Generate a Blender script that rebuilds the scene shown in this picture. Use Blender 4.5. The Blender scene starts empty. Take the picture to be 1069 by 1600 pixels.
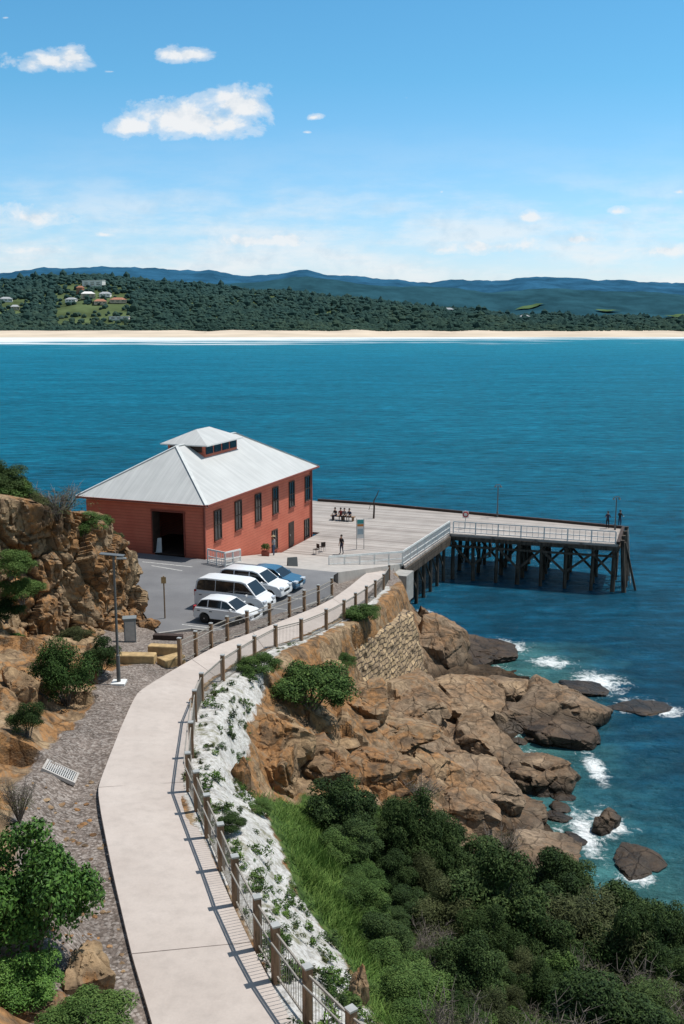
import bpy, bmesh, math, random
import numpy as np
from mathutils import Vector, Matrix, noise as mn
random.seed(7); rng=np.random.default_rng(7)
S=bpy.context.scene; COL=S.collection
F=1555.56; PT=math.atan(300/F); SP,CP=math.sin(PT),math.cos(PT); H=25.0
def ray(px,py):
    dx=(px-534.5)/F; dy=(800-py)/F
    return Vector((dx,CP+dy*SP,-SP+dy*CP))
def pz(px,py,z):
    r=ray(px,py); t=(z-H)/r.z; return Vector((r.x*t,r.y*t,z))
def pY(px,py,Y):
    r=ray(px,py); t=Y/r.y; return Vector((r.x*t,Y,H+r.z*t))
def proj(x,y,z):
    d=y*CP-(z-H)*SP; v=y*SP+(z-H)*CP
    return 534.5+F*x/d, 800-F*v/d
R=math.radians
# ------------------------------------------------------------------ tagging
def tag(o,label=None,cat=None,group=None,kind=None):
    if label: o['label']=label
    if cat: o['category']=cat
    if group: o['group']=group
    if kind: o['kind']=kind
    return o
def empty(name,loc,rz=0,label=None,cat=None,group=None):
    o=bpy.data.objects.new(name,None); o.location=loc; o.rotation_euler=(0,0,rz); o.empty_display_size=.2
    COL.objects.link(o); return tag(o,label,cat,group)
def copy_tree(o,parent=None):
    c=o.copy(); COL.objects.link(c)
    if parent: c.parent=parent
    for ch in list(o.children): copy_tree(ch,c)
    return c
# ------------------------------------------------------------------ mesh builder
class MB:
    def __init__(s): s.v=[]; s.f=[]; s.mi=[]
    def add(s,vs,fs,m=0):
        k=len(s.v); s.v+=[tuple(v) for v in vs]; s.f+=[tuple(i+k for i in f) for f in fs]; s.mi+=[m]*len(fs); return s
    def box(s,c,size,Rm=None,m=0,top=1.0):
        x,y,z=size[0]/2,size[1]/2,size[2]/2
        vs=[Vector((a*x*(top if d>0 else 1),b*y*(top if d>0 else 1),d*z)) for d in(-1,1) for a,b in((-1,-1),(1,-1),(1,1),(-1,1))]
        if Rm is not None: vs=[Rm@v for v in vs]
        c=Vector(c); vs=[v+c for v in vs]
        return s.add(vs,[(0,3,2,1),(4,5,6,7),(0,1,5,4),(1,2,6,5),(2,3,7,6),(3,0,4,7)],m)
    def bar(s,p0,p1,w,h,m=0):
        p0=Vector(p0);p1=Vector(p1);d=p1-p0;L=d.length;d=d/L
        up=Vector((0,0,1)) if abs(d.z)<.95 else Vector((0,1,0))
        sd=d.cross(up).normalized(); up=sd.cross(d)
        Rm=Matrix((d,sd,up)).transposed()
        return s.box((p0+p1)/2,(L,w,h),Rm,m)
    def tube(s,p0,p1,r0,r1=None,n=8,m=0):
        return s.ptube([p0,p1],[r0,r0 if r1 is None else r1],n,m)
    def ptube(s,pts,rs,n=8,m=0):
        pts=[Vector(p) for p in pts]
        if not isinstance(rs,(list,tuple)): rs=[rs]*len(pts)
        vs=[];fs=[]
        for i,p in enumerate(pts):
            d=(pts[min(i+1,len(pts)-1)]-pts[max(i-1,0)]).normalized()
            up=Vector((0,0,1)) if abs(d.z)<.95 else Vector((0,1,0))
            a=d.cross(up).normalized();b=a.cross(d)
            for k in range(n):
                t=2*math.pi*k/n; vs.append(p+a*math.cos(t)*rs[i]+b*math.sin(t)*rs[i])
        for i in range(len(pts)-1):
            for k in range(n):
                k2=(k+1)%n; fs.append((i*n+k,i*n+k2,(i+1)*n+k2,(i+1)*n+k))
        fs.append(tuple(range(n))[::-1]); fs.append(tuple((len(pts)-1)*n+k for k in range(n)))
        return s.add(vs,fs,m)
    def lathe_y(s,c,prof,n=20,m=0):
        c=Vector(c);vs=[];fs=[]
        for r,y in prof:
            for k in range(n):
                t=2*math.pi*k/n; vs.append(c+Vector((r*math.cos(t),y,r*math.sin(t))))
        for i in range(len(prof)-1):
            for k in range(n):
                k2=(k+1)%n; fs.append((i*n+k,i*n+k2,(i+1)*n+k2,(i+1)*n+k))
        fs.append(tuple(range(n))); fs.append(tuple((len(prof)-1)*n+k for k in range(n))[::-1])
        return s.add(vs,fs,m)
    def extr(s,a,b,m=0):
        n=len(a); s.add(list(a)+list(b),[tuple(range(n))[::-1],tuple(range(n,2*n))]+[(i,(i+1)%n,n+(i+1)%n,n+i) for i in range(n)],m); return s
    def build(s,name,mats,parent=None,world=False,smooth=False,bevel=0,fixn=True):
        me=bpy.data.meshes.new(name)
        vs=s.v
        if world and parent is not None:
            L=parent.location; vs=[(v[0]-L.x,v[1]-L.y,v[2]-L.z) for v in vs]
        me.from_pydata(vs,[],s.f)
        if not isinstance(mats,(list,tuple)): mats=[mats]
        for m in mats: me.materials.append(m)
        me.polygons.foreach_set('material_index',s.mi)
        if fixn:
            bm=bmesh.new();bm.from_mesh(me);bmesh.ops.recalc_face_normals(bm,faces=bm.faces);bm.to_mesh(me);bm.free()
        if smooth:
            me.polygons.foreach_set('use_smooth',[True]*len(me.polygons)); me.set_sharp_from_angle(angle=R(38))
        o=bpy.data.objects.new(name,me); COL.objects.link(o)
        if parent: o.parent=parent
        if bevel:
            b=o.modifiers.new('bevel','BEVEL'); b.width=bevel;b.segments=2;b.limit_method='ANGLE';b.angle_limit=R(35)
        return o
def np_mesh(name,V,Fa,mat,parent=None,smooth=True):
    V=np.asarray(V,dtype=np.float32);Fa=np.asarray(Fa,dtype=np.int32);k=Fa.shape[1]
    me=bpy.data.meshes.new(name)
    me.vertices.add(len(V));me.vertices.foreach_set('co',V.ravel())
    me.loops.add(Fa.size);me.loops.foreach_set('vertex_index',Fa.ravel())
    me.polygons.add(len(Fa));me.polygons.foreach_set('loop_start',np.arange(0,Fa.size,k,dtype=np.int32))
    me.update(calc_edges=True)
    me.polygons.foreach_set('use_smooth',[smooth]*len(Fa))
    if mat: me.materials.append(mat)
    me.validate()
    o=bpy.data.objects.new(name,me);COL.objects.link(o)
    if parent:o.parent=parent
    return o
def grid_faces(nx,ny):
    i=np.arange(nx-1);j=np.arange(ny-1);I,J=np.meshgrid(i,j)
    a=(J*nx+I).ravel(); return np.stack([a,a+1,a+1+nx,a+nx],1)
def facet(q,sc,tilt=.8):
    # blocky fractured rock: every cell is a randomly tilted and shifted plane
    w=q*sc; d,pts=mn.voronoi(w); c=pts[0]
    k=c*7.31; t=Vector((mn.noise(k),mn.noise(k+Vector((31,7,3))),mn.noise(k+Vector((5,41,19)))))
    h=mn.noise(k+Vector((11,23,57)))*1.1
    return h+tilt*2.2*t.dot(w-c), d[1]-d[0]
# ------------------------------------------------------------------ materials
def nd(nt,typ,ins=None,**at):
    n=nt.nodes.new(typ)
    for k,v in at.items(): setattr(n,k,v)
    for k,v in (ins or {}).items():
        if isinstance(v,bpy.types.NodeSocket): nt.links.new(v,n.inputs[k])
        else: n.inputs[k].default_value=v
    return n
def c4(c): return (c[0],c[1],c[2],1)
def ramp(nt,fac,stops,interp='LINEAR'):
    n=nt.nodes.new('ShaderNodeValToRGB'); e=n.color_ramp; e.interpolation=interp
    while len(e.elements)<len(stops): e.elements.new(.5)
    for el,(p,c) in zip(e.elements,stops):
        el.position=p; el.color=c4(c) if not isinstance(c,(int,float)) else (c,c,c,1)
    nt.links.new(fac,n.inputs[0]); return n.outputs[0]
def mx(nt,fac,a,b,blend='MIX'):
    n=nt.nodes.new('ShaderNodeMix'); n.data_type='RGBA'; n.blend_type=blend
    for i,v in((0,fac),(6,a),(7,b)):
        if isinstance(v,bpy.types.NodeSocket): nt.links.new(v,n.inputs[i])
        else: n.inputs[i].default_value=v if i==0 else c4(v)
    return n.outputs[2]
def ma(nt,op,a,b=0.0,c=None,clamp=False):
    n=nt.nodes.new('ShaderNodeMath'); n.operation=op; n.use_clamp=clamp
    for i,v in enumerate((a,b) if c is None else (a,b,c)):
        if isinstance(v,bpy.types.NodeSocket): nt.links.new(v,n.inputs[i])
        else: n.inputs[i].default_value=v
    return n.outputs[0]
def newmat(name):
    m=bpy.data.materials.new(name);m.use_nodes=True;nt=m.node_tree;return m,nt,nt.nodes['Principled BSDF']
def noi(nt,vec,scale,detail=5,rough=.55,dist=0):
    return nd(nt,'ShaderNodeTexNoise',{'Vector':vec,'Scale':scale,'Detail':detail,'Roughness':rough,'Distortion':dist}).outputs[0]
def bump(nt,b,h,strength=.4,dist=.05):
    n=nd(nt,'ShaderNodeBump',{'Height':h,'Strength':strength,'Distance':dist}); nt.links.new(n.outputs[0],b.inputs['Normal'])
def objco(nt,stretch=None):
    v=nt.nodes.new('ShaderNodeTexCoord').outputs['Object']
    if stretch: v=nd(nt,'ShaderNodeMapping',{'Vector':v,'Scale':stretch}).outputs[0]
    return v
def mapv(nt,v,sc=(1,1,1),rot=(0,0,0)): return nd(nt,'ShaderNodeMapping',{'Vector':v,'Scale':sc,'Rotation':rot}).outputs[0]
def simple(name,col,rough=.6,var=.18,scale=3,bmp=0,bscale=20,metal=0,spec=.4,stretch=None,bd=.02):
    m,nt,b=newmat(name); v=objco(nt,stretch)
    n=noi(nt,v,scale,6,.6)
    lo=tuple(max(0,x*(1-var*1.6)) for x in col); hi=tuple(min(1,x*(1+var)) for x in col)
    nt.links.new(ramp(nt,n,[(.3,lo),(.7,hi)]),b.inputs['Base Color'])
    b.inputs['Roughness'].default_value=rough;b.inputs['Metallic'].default_value=metal;b.inputs['Specular IOR Level'].default_value=spec
    if bmp: bump(nt,b,noi(nt,v,bscale,6),bmp,bd)
    return m
MAT={}
MAT['timber']=simple('timber_post',(.27,.175,.11),.85,.3,2,.4,25,stretch=(6,6,1),spec=.1)
MAT['steel']=simple('galvanised_steel',(.42,.42,.40),.5,.1,4,metal=.3)
MAT['rail']=simple('handrail_steel',(.30,.28,.25),.6,.1,4,spec=.2)
MAT['wire']=simple('grey_wire',(.29,.265,.23),.6,.1,4,spec=.2)
MAT['white']=simple('white_paint',(.70,.70,.68),.55,.1,2)
MAT['pile']=simple('dark_pile',(.088,.072,.058),.85,.5,1.5,.6,12,stretch=(3,3,.5),spec=.2)
MAT['glass']=simple('dark_glass',(.012,.016,.02),.08,.1,2,spec=.8)
MAT['black']=simple('black_rubber',(.015,.015,.015),.7,.2,4)
MAT['carwhite']=simple('white_car_paint',(.72,.73,.74),.22,.03,2,spec=.6)
MAT['carblue']=simple('blue_car_paint',(.045,.12,.2),.2,.05,2,spec=.7)
MAT['alloy']=simple('alloy_rim',(.4,.4,.41),.35,.1,5,metal=.7)
MAT['lamp']=simple('headlamp',(.55,.57,.6),.12,.05,5,spec=.9)
MAT['red']=simple('red_lens',(.4,.02,.02),.2,.1,5)
MAT['darkwood']=simple('dark_timber',(.05,.03,.022),.75,.3,2,.3,20)
MAT['trim']=simple('red_brown_trim',(.24,.06,.04),.65,.15,2)
MAT['skin']=simple('skin',(.42,.25,.17),.55,.08,5)
MAT['hair']=simple('dark_hair',(.02,.014,.01),.6,.2,30)
MAT['grey']=simple('grey_cabinet',(.2,.215,.215),.5,.08,3)
MAT['pole']=simple('dark_grey_pole',(.11,.115,.115),.5,.08,3)
MAT['sandstone']=simple('yellow_sandstone',(.45,.31,.15),.85,.25,2.5,.5,14)
MAT['concrete']=simple('pale_concrete',(.40,.37,.34),.85,.12,1.2,.15,40)
MAT['kerb']=simple('kerb_concrete',(.34,.33,.31),.85,.15,2,.2,30)
MAT['teal']=simple('teal_print',(.05,.3,.3),.5,.08,3)
MAT['bluep']=simple('blue_print',(.03,.12,.42),.5,.1,3)
MAT['orangep']=simple('orange_print',(.6,.22,.05),.5,.1,3)
MAT['paint']=simple('faded_road_paint',(.5,.5,.48),.8,.25,6)
def cloth(n,c): return simple('cloth_'+n,c,.85,.15,12)
def m_weather():
    m,nt,b=newmat('red_weatherboard'); v=objco(nt)
    s=nd(nt,'ShaderNodeSeparateXYZ',{0:v})
    f=ma(nt,'FRACT',ma(nt,'MULTIPLY',s.outputs[2],1/.24))
    line=ramp(nt,f,[(0,.55),(.08,.68),(.14,1),(1,.95)])
    n=noi(nt,v,.8,5); n2=noi(nt,mapv(nt,v,(.25,.25,4)),1.6,4)
    col=ramp(nt,n,[(.3,(.56,.15,.095)),(.7,(.65,.195,.125))])
    col=mx(nt,.25,col,ramp(nt,n2,[(.3,.65),(.7,1.)]),'MULTIPLY'); col=mx(nt,1,col,line,'MULTIPLY')
    nt.links.new(col,b.inputs['Base Color']); b.inputs['Roughness'].default_value=.75;b.inputs['Specular IOR Level'].default_value=.2
    bump(nt,b,f,.4,.03); return m
MAT['board']=m_weather()
def m_roof(axis):
    m,nt,b=newmat('corrugated_roof_'+axis); v=objco(nt); s=nd(nt,'ShaderNodeSeparateXYZ',{0:v})
    c=s.outputs[0 if axis=='x' else 1]
    w=ma(nt,'FRACT',ma(nt,'MULTIPLY',c,1/.3))
    rib=ramp(nt,w,[(0,.85),(.15,1.0),(.5,.97),(.85,1),(1,.85)])
    sc=(3,.15,.15) if axis=='x' else (.15,3,.15)
    n=noi(nt,mapv(nt,v,sc),1.,5)
    n2=noi(nt,v,.5,5)
    col=ramp(nt,n,[(.3,(.45,.462,.458)),(.7,(.545,.552,.545))]); col=mx(nt,.35,col,ramp(nt,n2,[(.35,.75),(.65,1.)]),'MULTIPLY')
    nt.links.new(mx(nt,.7,col,rib,'MULTIPLY'),b.inputs['Base Color'])
    b.inputs['Roughness'].default_value=.6;b.inputs['Specular IOR Level'].default_value=.25
    bump(nt,b,rib,.25,.03);return m  # top stop, out of view, is set less blue to neutralise ambient light
MAT['roofx']=m_roof('x');MAT['roofy']=m_roof('y')
def m_deck():
    m,nt,b=newmat('weathered_deck_planks'); v=objco(nt); s=nd(nt,'ShaderNodeSeparateXYZ',{0:v})
    c=ma(nt,'MULTIPLY',s.outputs[0],1/.24); f=ma(nt,'FRACT',c)
    idn=nd(nt,'ShaderNodeTexWhiteNoise',{'W':ma(nt,'FLOOR',c)},noise_dimensions='1D').outputs[0]
    col=ramp(nt,idn,[(0,(.27,.235,.21)),(.5,(.37,.33,.30)),(1,(.46,.42,.385))])
    n=noi(nt,v,.45,6);col=mx(nt,.6,col,ramp(nt,n,[(.3,.66),(.7,1.08)]),'MULTIPLY')
    gap=ramp(nt,f,[(0,.3),(.08,1),(.94,1),(1,.3)]);col=mx(nt,.75,col,gap,'MULTIPLY')
    nt.links.new(col,b.inputs['Base Color']);b.inputs['Roughness'].default_value=.85
    bump(nt,b,gap,.5,.02);return m
MAT['deck']=m_deck()
def rock_color(nt,pos,perobj=False):
    warp=nd(nt,'ShaderNodeVectorMath',{0:pos,1:nd(nt,'ShaderNodeVectorMath',{0:nd(nt,'ShaderNodeTexNoise',{'Vector':pos,'Scale':.6,'Detail':4}).outputs[1],'Scale':1.4},operation='SCALE').outputs[0]},operation='ADD').outputs[0]
    n1=noi(nt,warp,.45,8,.68)
    col=ramp(nt,n1,[(.26,(.06,.043,.032)),(.40,(.18,.118,.07)),(.47,(.34,.175,.07)),(.52,(.235,.162,.1)),(.61,(.36,.25,.145)),(.74,(.38,.3,.21))])
    z=nd(nt,'ShaderNodeSeparateXYZ',{0:pos}).outputs[2]
    # lower shore rock is greyer than the rusty cliff
    bw=nd(nt,'ShaderNodeRGBToBW',{0:col}).outputs[0]
    gcol=mx(nt,1.,nd(nt,'ShaderNodeCombineColor',{0:bw,1:bw,2:bw}).outputs[0],(1.12,.84,.6),'MULTIPLY')
    gf=ramp(nt,ma(nt,'ADD',ma(nt,'MULTIPLY',z,.14),ma(nt,'MULTIPLY_ADD',noi(nt,pos,.5,4),1.2,-.6)),[(.15,.8),(.75,.05)])
    col=mx(nt,gf,col,gcol)
    if perobj:
        oi=nd(nt,'ShaderNodeObjectInfo').outputs['Random'];col=mx(nt,1.,col,ramp(nt,oi,[(0,(.76,.72,.7)),(.5,(1,1,1)),(1,(1.2,1.14,1.05))]),'MULTIPLY')
    n2=noi(nt,pos,3.2,9,.7); col=mx(nt,.85,col,ramp(nt,n2,[(.3,.35),(.5,.9),(.7,1.3)]),'MULTIPLY')
    st=noi(nt,mapv(nt,warp,(.5,.5,3.2),(.35,.45,.2)),1.2,6,.6); col=mx(nt,.6,col,ramp(nt,st,[(.32,.45),(.5,1.),(.7,1.1)]),'MULTIPLY')
    vo=nd(nt,'ShaderNodeTexVoronoi',{'Vector':mapv(nt,warp,(1,1,.45),(.3,.5,.4)),'Scale':.8},feature='DISTANCE_TO_EDGE').outputs[0]
    cr=ramp(nt,vo,[(0,.25),(.02,.6),(.05,1)]); col=mx(nt,.6,col,cr,'MULTIPLY')
    zz=ma(nt,'ADD',z,ma(nt,'MULTIPLY',noi(nt,pos,.8,4),-1.2))
    wet=ramp(nt,ma(nt,'MULTIPLY_ADD',zz,.5,.4,clamp=True),[(.1,.15),(.4,.4),(.7,1.)])
    col=mx(nt,1,col,wet,'MULTIPLY')
    h=ma(nt,'ADD',ma(nt,'MULTIPLY',n2,.6),ma(nt,'MULTIPLY',cr,.35)); h=ma(nt,'ADD',h,ma(nt,'MULTIPLY',st,.6))
    return col,h,wet
def m_rock(name,po):
    m,nt,b=newmat(name); pos=nd(nt,'ShaderNodeNewGeometry').outputs['Position']
    col,h,wet=rock_color(nt,pos,po); nt.links.new(col,b.inputs['Base Color'])
    nt.links.new(ramp(nt,wet,[(.1,.35),(.8,.9)]),b.inputs['Roughness']); b.inputs['Specular IOR Level'].default_value=.2
    bump(nt,b,h,.9,.16);return m
MAT['rock']=m_rock('coastal_rock',False);MAT['boulder']=m_rock('boulder_rock',True)
def m_terrain():
    m,nt,b=newmat('headland_ground'); pos=nd(nt,'ShaderNodeNewGeometry').outputs['Position']
    a=nd(nt,'ShaderNodeAttribute',attribute_name='mask'); s=nd(nt,'ShaderNodeSeparateColor',{0:a.outputs[0]})
    nz=noi(nt,pos,1.6,8,.65)
    def edge(sock,k=.9): return ramp(nt,ma(nt,'ADD',sock,ma(nt,'MULTIPLY_ADD',nz,k,-k/2)),[(.42,0.),(.58,1.)])
    col,h,wet=rock_color(nt,pos)
    vo=nd(nt,'ShaderNodeTexVoronoi',{'Vector':pos,'Scale':13.}); g=ramp(nt,nd(nt,'ShaderNodeSeparateColor',{0:vo.outputs[1]}).outputs[0],[(0,(.13,.105,.088)),(.5,(.25,.205,.178)),(1,(.39,.345,.31))])
    g=mx(nt,.7,g,ramp(nt,vo.outputs[0],[(0,1.05),(.55,.85),(.9,.35)]),'MULTIPLY'); g=mx(nt,.55,g,ramp(nt,noi(nt,pos,.7,6),[(.3,.5),(.7,1.15)]),'MULTIPLY')
    gr=ramp(nt,noi(nt,pos,2.2,7),[(.3,(.02,.035,.01)),(.5,(.05,.09,.022)),(.65,(.09,.13,.035)),(.8,(.13,.11,.05))])
    wn=noi(nt,pos,6,10,.85); w=ramp(nt,wn,[(.36,(.2,.175,.14)),(.45,(.42,.4,.37)),(.54,(.56,.55,.53)),(.7,(.66,.65,.63))]); w=mx(nt,.65,w,ramp(nt,noi(nt,pos,2.2,8,.7),[(.36,.45),(.48,.9),(.6,1.)]),'MULTIPLY')
    w=mx(nt,ramp(nt,noi(nt,pos,1.3,9,.75),[(.53,0.),(.64,.85)]),w,(.15,.145,.075))
    col=mx(nt,edge(s.outputs[2]),col,g); col=mx(nt,edge(s.outputs[1]),col,gr); col=mx(nt,edge(s.outputs[0],1.1),col,w)
    nt.links.new(col,b.inputs['Base Color']);b.inputs['Roughness'].default_value=.9;b.inputs['Specular IOR Level'].default_value=.1
    hh=ma(nt,'ADD',ma(nt,'MULTIPLY',h,ma(nt,'SUBTRACT',1.,s.outputs[0])),ma(nt,'ADD',ma(nt,'MULTIPLY',vo.outputs[0],-.3),ma(nt,'MULTIPLY',wn,.4))); bump(nt,b,hh,.8,.1);return m
MAT['terrain']=m_terrain()
def m_asphalt():
    m,nt,b=newmat('asphalt'); v=objco(nt); n=noi(nt,v,.35,6);n2=noi(nt,v,25,4)
    col=ramp(nt,n,[(.3,(.125,.125,.132)),(.7,(.185,.185,.19))]);col=mx(nt,.5,col,ramp(nt,n2,[(.3,.7),(.7,1.2)]),'MULTIPLY')
    nt.links.new(col,b.inputs['Base Color']);b.inputs['Roughness'].default_value=.85;return m
MAT['asphalt']=m_asphalt()
def m_path():
    m,nt,b=newmat('footpath_concrete'); v=objco(nt); n=noi(nt,v,.5,6);n2=noi(nt,v,18,6,.7);n3=noi(nt,v,3,6)
    col=ramp(nt,n,[(.3,(.42,.36,.32)),(.7,(.495,.432,.388))]);col=mx(nt,.3,col,ramp(nt,n2,[(.3,.75),(.7,1.1)]),'MULTIPLY');col=mx(nt,.45,col,ramp(nt,n3,[(.3,.78),(.55,1.)]),'MULTIPLY')
    nt.links.new(col,b.inputs['Base Color']);b.inputs['Roughness'].default_value=.85;bump(nt,b,n2,.15,.01);return m
MAT['path']=m_path()
def m_leaf(name,dark,mid,light,rough=.7,scale=1.1,spec=.12):
    m,nt,b=newmat(name); g=nd(nt,'ShaderNodeNewGeometry'); pos=g.outputs['Position']
    r=g.outputs['Random Per Island']; n=noi(nt,pos,scale,4)
    f=ma(nt,'ADD',ma(nt,'MULTIPLY',r,.45),ma(nt,'MULTIPLY',n,.8))
    oi=nd(nt,'ShaderNodeObjectInfo').outputs['Random']; f=ma(nt,'ADD',f,ma(nt,'MULTIPLY_ADD',oi,.34,-.2))
    nt.links.new(ramp(nt,f,[(.25,dark),(.55,mid),(.9,light)]),b.inputs['Base Color']);b.inputs['Roughness'].default_value=rough;b.inputs['Specular IOR Level'].default_value=spec
    return m
MAT['leafdark']=m_leaf('dark_leaves',(.011,.024,.007),(.03,.056,.015),(.075,.112,.034))
MAT['leafmid']=m_leaf('mid_leaves',(.018,.041,.009),(.045,.088,.02),(.105,.165,.042))
MAT['leafbright']=m_leaf('bright_leaves',(.018,.05,.008),(.05,.12,.019),(.12,.225,.042),spec=.2,rough=.55)
MAT['leafolive']=m_leaf('olive_leaves',(.022,.028,.011),(.06,.072,.028),(.125,.14,.055))
MAT['twig']=simple('grey_twig',(.16,.135,.115),.85,.25,4)
MAT['grass']=m_leaf('grass_blades',(.03,.066,.012),(.08,.155,.03),(.17,.25,.06),scale=.6)
def m_forest():
    m,nt,b=newmat('far_forest'); g=nd(nt,'ShaderNodeNewGeometry'); pos=g.outputs['Position']
    f=ma(nt,'ADD',ma(nt,'MULTIPLY',g.outputs['Random Per Island'],.26),ma(nt,'MULTIPLY',noi(nt,mapv(nt,pos,(1,.4,1)),.007,6,.65),.9))
    c=ramp(nt,f,[(.3,(.022,.044,.037)),(.55,(.036,.063,.046)),(.75,(.056,.084,.052)),(.95,(.088,.108,.062))])
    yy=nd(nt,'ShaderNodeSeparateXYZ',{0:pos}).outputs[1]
    c=mx(nt,ramp(nt,ma(nt,'DIVIDE',yy,3000.),[(.58,0.2),(.82,.72)]),c,(.03,.072,.08))  # distance haze painted into the crowns, bluer with depth
    nt.links.new(c,b.inputs['Base Color']);b.inputs['Roughness'].default_value=1.;b.inputs['Specular IOR Level'].default_value=0.;return m
MAT['forest']=m_forest()
# ------------------------------------------------------------------ building frame
E0=pz(323,790,11.3); RB=R(69.1); bv=Vector((math.cos(RB),math.sin(RB),0)); bu=Vector((math.sin(RB),-math.cos(RB),0))
def loc2w(lx,lu,z): p=E0+bv*lx+bu*lu; return Vector((p.x,p.y,z))
def w2loc(p): d=Vector((p[0]-E0.x,p[1]-E0.y,0)); return d.dot(bv),d.dot(bu)
ZC=7.1; ZD=4.6
def zroad(lx): return min(ZC,max(ZD,ZC-.18*max(0,lx)))
# ------------------------------------------------------------------ footpath edges
PL=[(285,1800),(238,1600),(206,1490),(178,1370),(158,1270),(154,1230),(170,1185),(192,1130),(216,1082),(262,1052),(300,1030),(345,1006),(395,988),(440,970),(490,950),(520,935),(548,915),(565,901),(582,889)]
PR=[(570,1800),(458,1600),(405,1500),(362,1410),(325,1325),(296,1265),(286,1222),(296,1165),(304,1115),(316,1085),(345,1062),(376,1043),(418,1020),(470,1000),(520,977),(552,956),(578,937),(597,921),(610,894)]
PZ=[11.8,11.5,11.4,11.3,11.1,10.9,10.7,10.45,10.1,9.7,9.3,8.9,8.5,8.1,7.65,7.3,6.9,6.2,5.2]
Lw=[pz(a,b,z) for (a,b),z in zip(PL,PZ)]; Rw=[pz(a,b,z) for (a,b),z in zip(PR,PZ)]
def zR(py): return float(np.interp(-py,[-p[1] for p in PR],PZ))
def zL(py): return float(np.interp(-py,[-p[1] for p in PL],PZ))
def dens(P,n=6):
    out=[]
    for i in range(len(P)-1):
        p0=P[max(i-1,0)];p1=P[i];p2=P[i+1];p3=P[min(i+2,len(P)-1)]
        for k in range(n):
            t=k/n; a=.5*((2*p1)+(p2-p0)*t+(2*p0-5*p1+4*p2-p3)*t*t+(3*p1-p0-3*p2+p3)*t**3)
            b=p1.lerp(p2,t); out.append(a*.55+b*.45)
    out.append(P[-1]); return out
Ld=dens(Lw);Rd=dens(Rw)
# retaining wall: top line follows the outer edge of the path a little below it
WT=[pz(546,1016,6.3),pz(570,1004,6.1),pz(595,988,5.9),pz(620,972,5.6),pz(643,956,5.2)]
WBz=[3.9,3.1,2.4,1.8,1.2];wo_=Vector((.83,-.55,0)).normalized()
WB=[Vector((p.x+wo_.x*(p.z-z)*.3,p.y+wo_.y*(p.z-z)*.3,z)) for p,z in zip(WT,WBz)]
# ------------------------------------------------------------------ headland terrain
ctl=[]
def cp(px,py,z): p=pz(px,py,z); ctl.append((p.x,p.y,z))
for a in [(0,1600,13.4),(120,1600,12.0),(100,1400,11.8),(0,1400,13),(60,1250,11.3),(0,1200,12),(130,1180,10.6),(100,1120,10.4),(0,1100,11.5),(180,1070,9.8),(60,1040,9.6),(200,1020,9.0),(230,1000,8.0),(140,1000,8.5),(250,985,7.1),
 (330,1000,7.5),(300,975,7.05),
 (600,1600,10.5),(520,1490,10.1),(470,1450,10.3),(420,1330,10.2),(370,1260,10.2),(345,1180,10.1),(345,1120,9.8),(390,1060,9.0),(430,1030,8.4),(480,1015,7.8),(540,1000,6.8),
 (395,1150,9.0),(390,1235,8.6),(430,1240,6.7),(470,1230,6.0),(420,1110,8.7),(500,1040,6.6),(550,1075,4.6),(600,1095,2.6),(668,1052,1.0),(560,1180,4.9),(660,1170,2.8),(700,1080,1.0),(760,1120,.7),(850,1080,.1),(760,1230,1.5),(850,1320,.2),(800,1380,.9),(640,1250,3.8),(540,1250,5.6),(600,1130,3.2),
 (500,1350,7.6),(600,1350,5.4),(700,1350,3.2),(800,1420,1.6),(900,1400,.1),(550,1500,8.6),(700,1500,5.6),(850,1500,3.0),(1000,1480,1.0),(700,1600,7.8),(900,1600,6.2),(1069,1600,5.4),
 (1000,1300,-2.5),(1069,1425,-1),(980,1150,-3),(1000,1000,-5),(850,980,-3),(720,960,-2),(670,925,-2),(1069,1100,-5),(945,1090,-1.4),(935,1230,-1.4),(940,1360,-1.2),(830,1010,-1.2),(660,960,-.6),(740,1020,-.6)]: cp(*a)
for p in [(25,30,-4),(26,60,-6),(22,90,-6),(9,84,-2.5),(8,92,-4),(0,98,-4),(-15,105,-4),(-35,110,-2),(-45,20,21),(-45,50,20),(-10,5,17),(0,5,15),(10,6,11),(26,10,3),(-35,75,8),
 (-10,73.6,6.9),(-6,82,4.6),(-15,78,6.8),(-2,88,3),(1,84,3.6),(3.5,81,3.2),(5.5,76,1.5),(-9,95,1),(-20,82,5),(-16,66,7.3),(-13,60,7.05),(-8,66,7),(-3,66,6.9),(-5,60,7),(0,72,6.4)]: ctl.append(p)
for i in range(0,len(Ld),5):
    for P in (Ld[i],Rd[i]): ctl.append((P.x,P.y,P.z-.1))
cx=np.array(ctl); n=len(cx)
D=np.hypot(cx[:,None,0]-cx[None,:,0],cx[:,None,1]-cx[None,:,1])
A=np.zeros((n+3,n+3));A[:n,:n]=D+np.eye(n)*(-.15);A[:n,n]=1;A[:n,n+1:]=cx[:,:2];A[n,:n]=1;A[n+1:,:n]=cx[:,:2].T
sol=np.linalg.solve(A,np.concatenate([cx[:,2],[0,0,0]]))
X0,X1,Y0,Y1,ST=-46,26,5,106,.25
xs=np.arange(X0,X1,ST);ys=np.arange(Y0,Y1,ST);GX,GY=np.meshgrid(xs,ys)
Z=np.full(GX.shape,sol[n])+sol[n+1]*GX+sol[n+2]*GY
for i in range(n): Z+=sol[i]*np.hypot(GX-cx[i,0],GY-cx[i,1])
def inpoly(PX,PY,poly):
    r=np.zeros(PX.shape,bool);m=len(poly)
    for i in range(m):
        x1,y1=poly[i];x2,y2=poly[(i+1)%m]
        if y1==y2: continue
        c=((y1>PY)!=(y2>PY))&(PX<(x2-x1)*(PY-y1)/(y2-y1)+x1); r^=c
    return r
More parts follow.
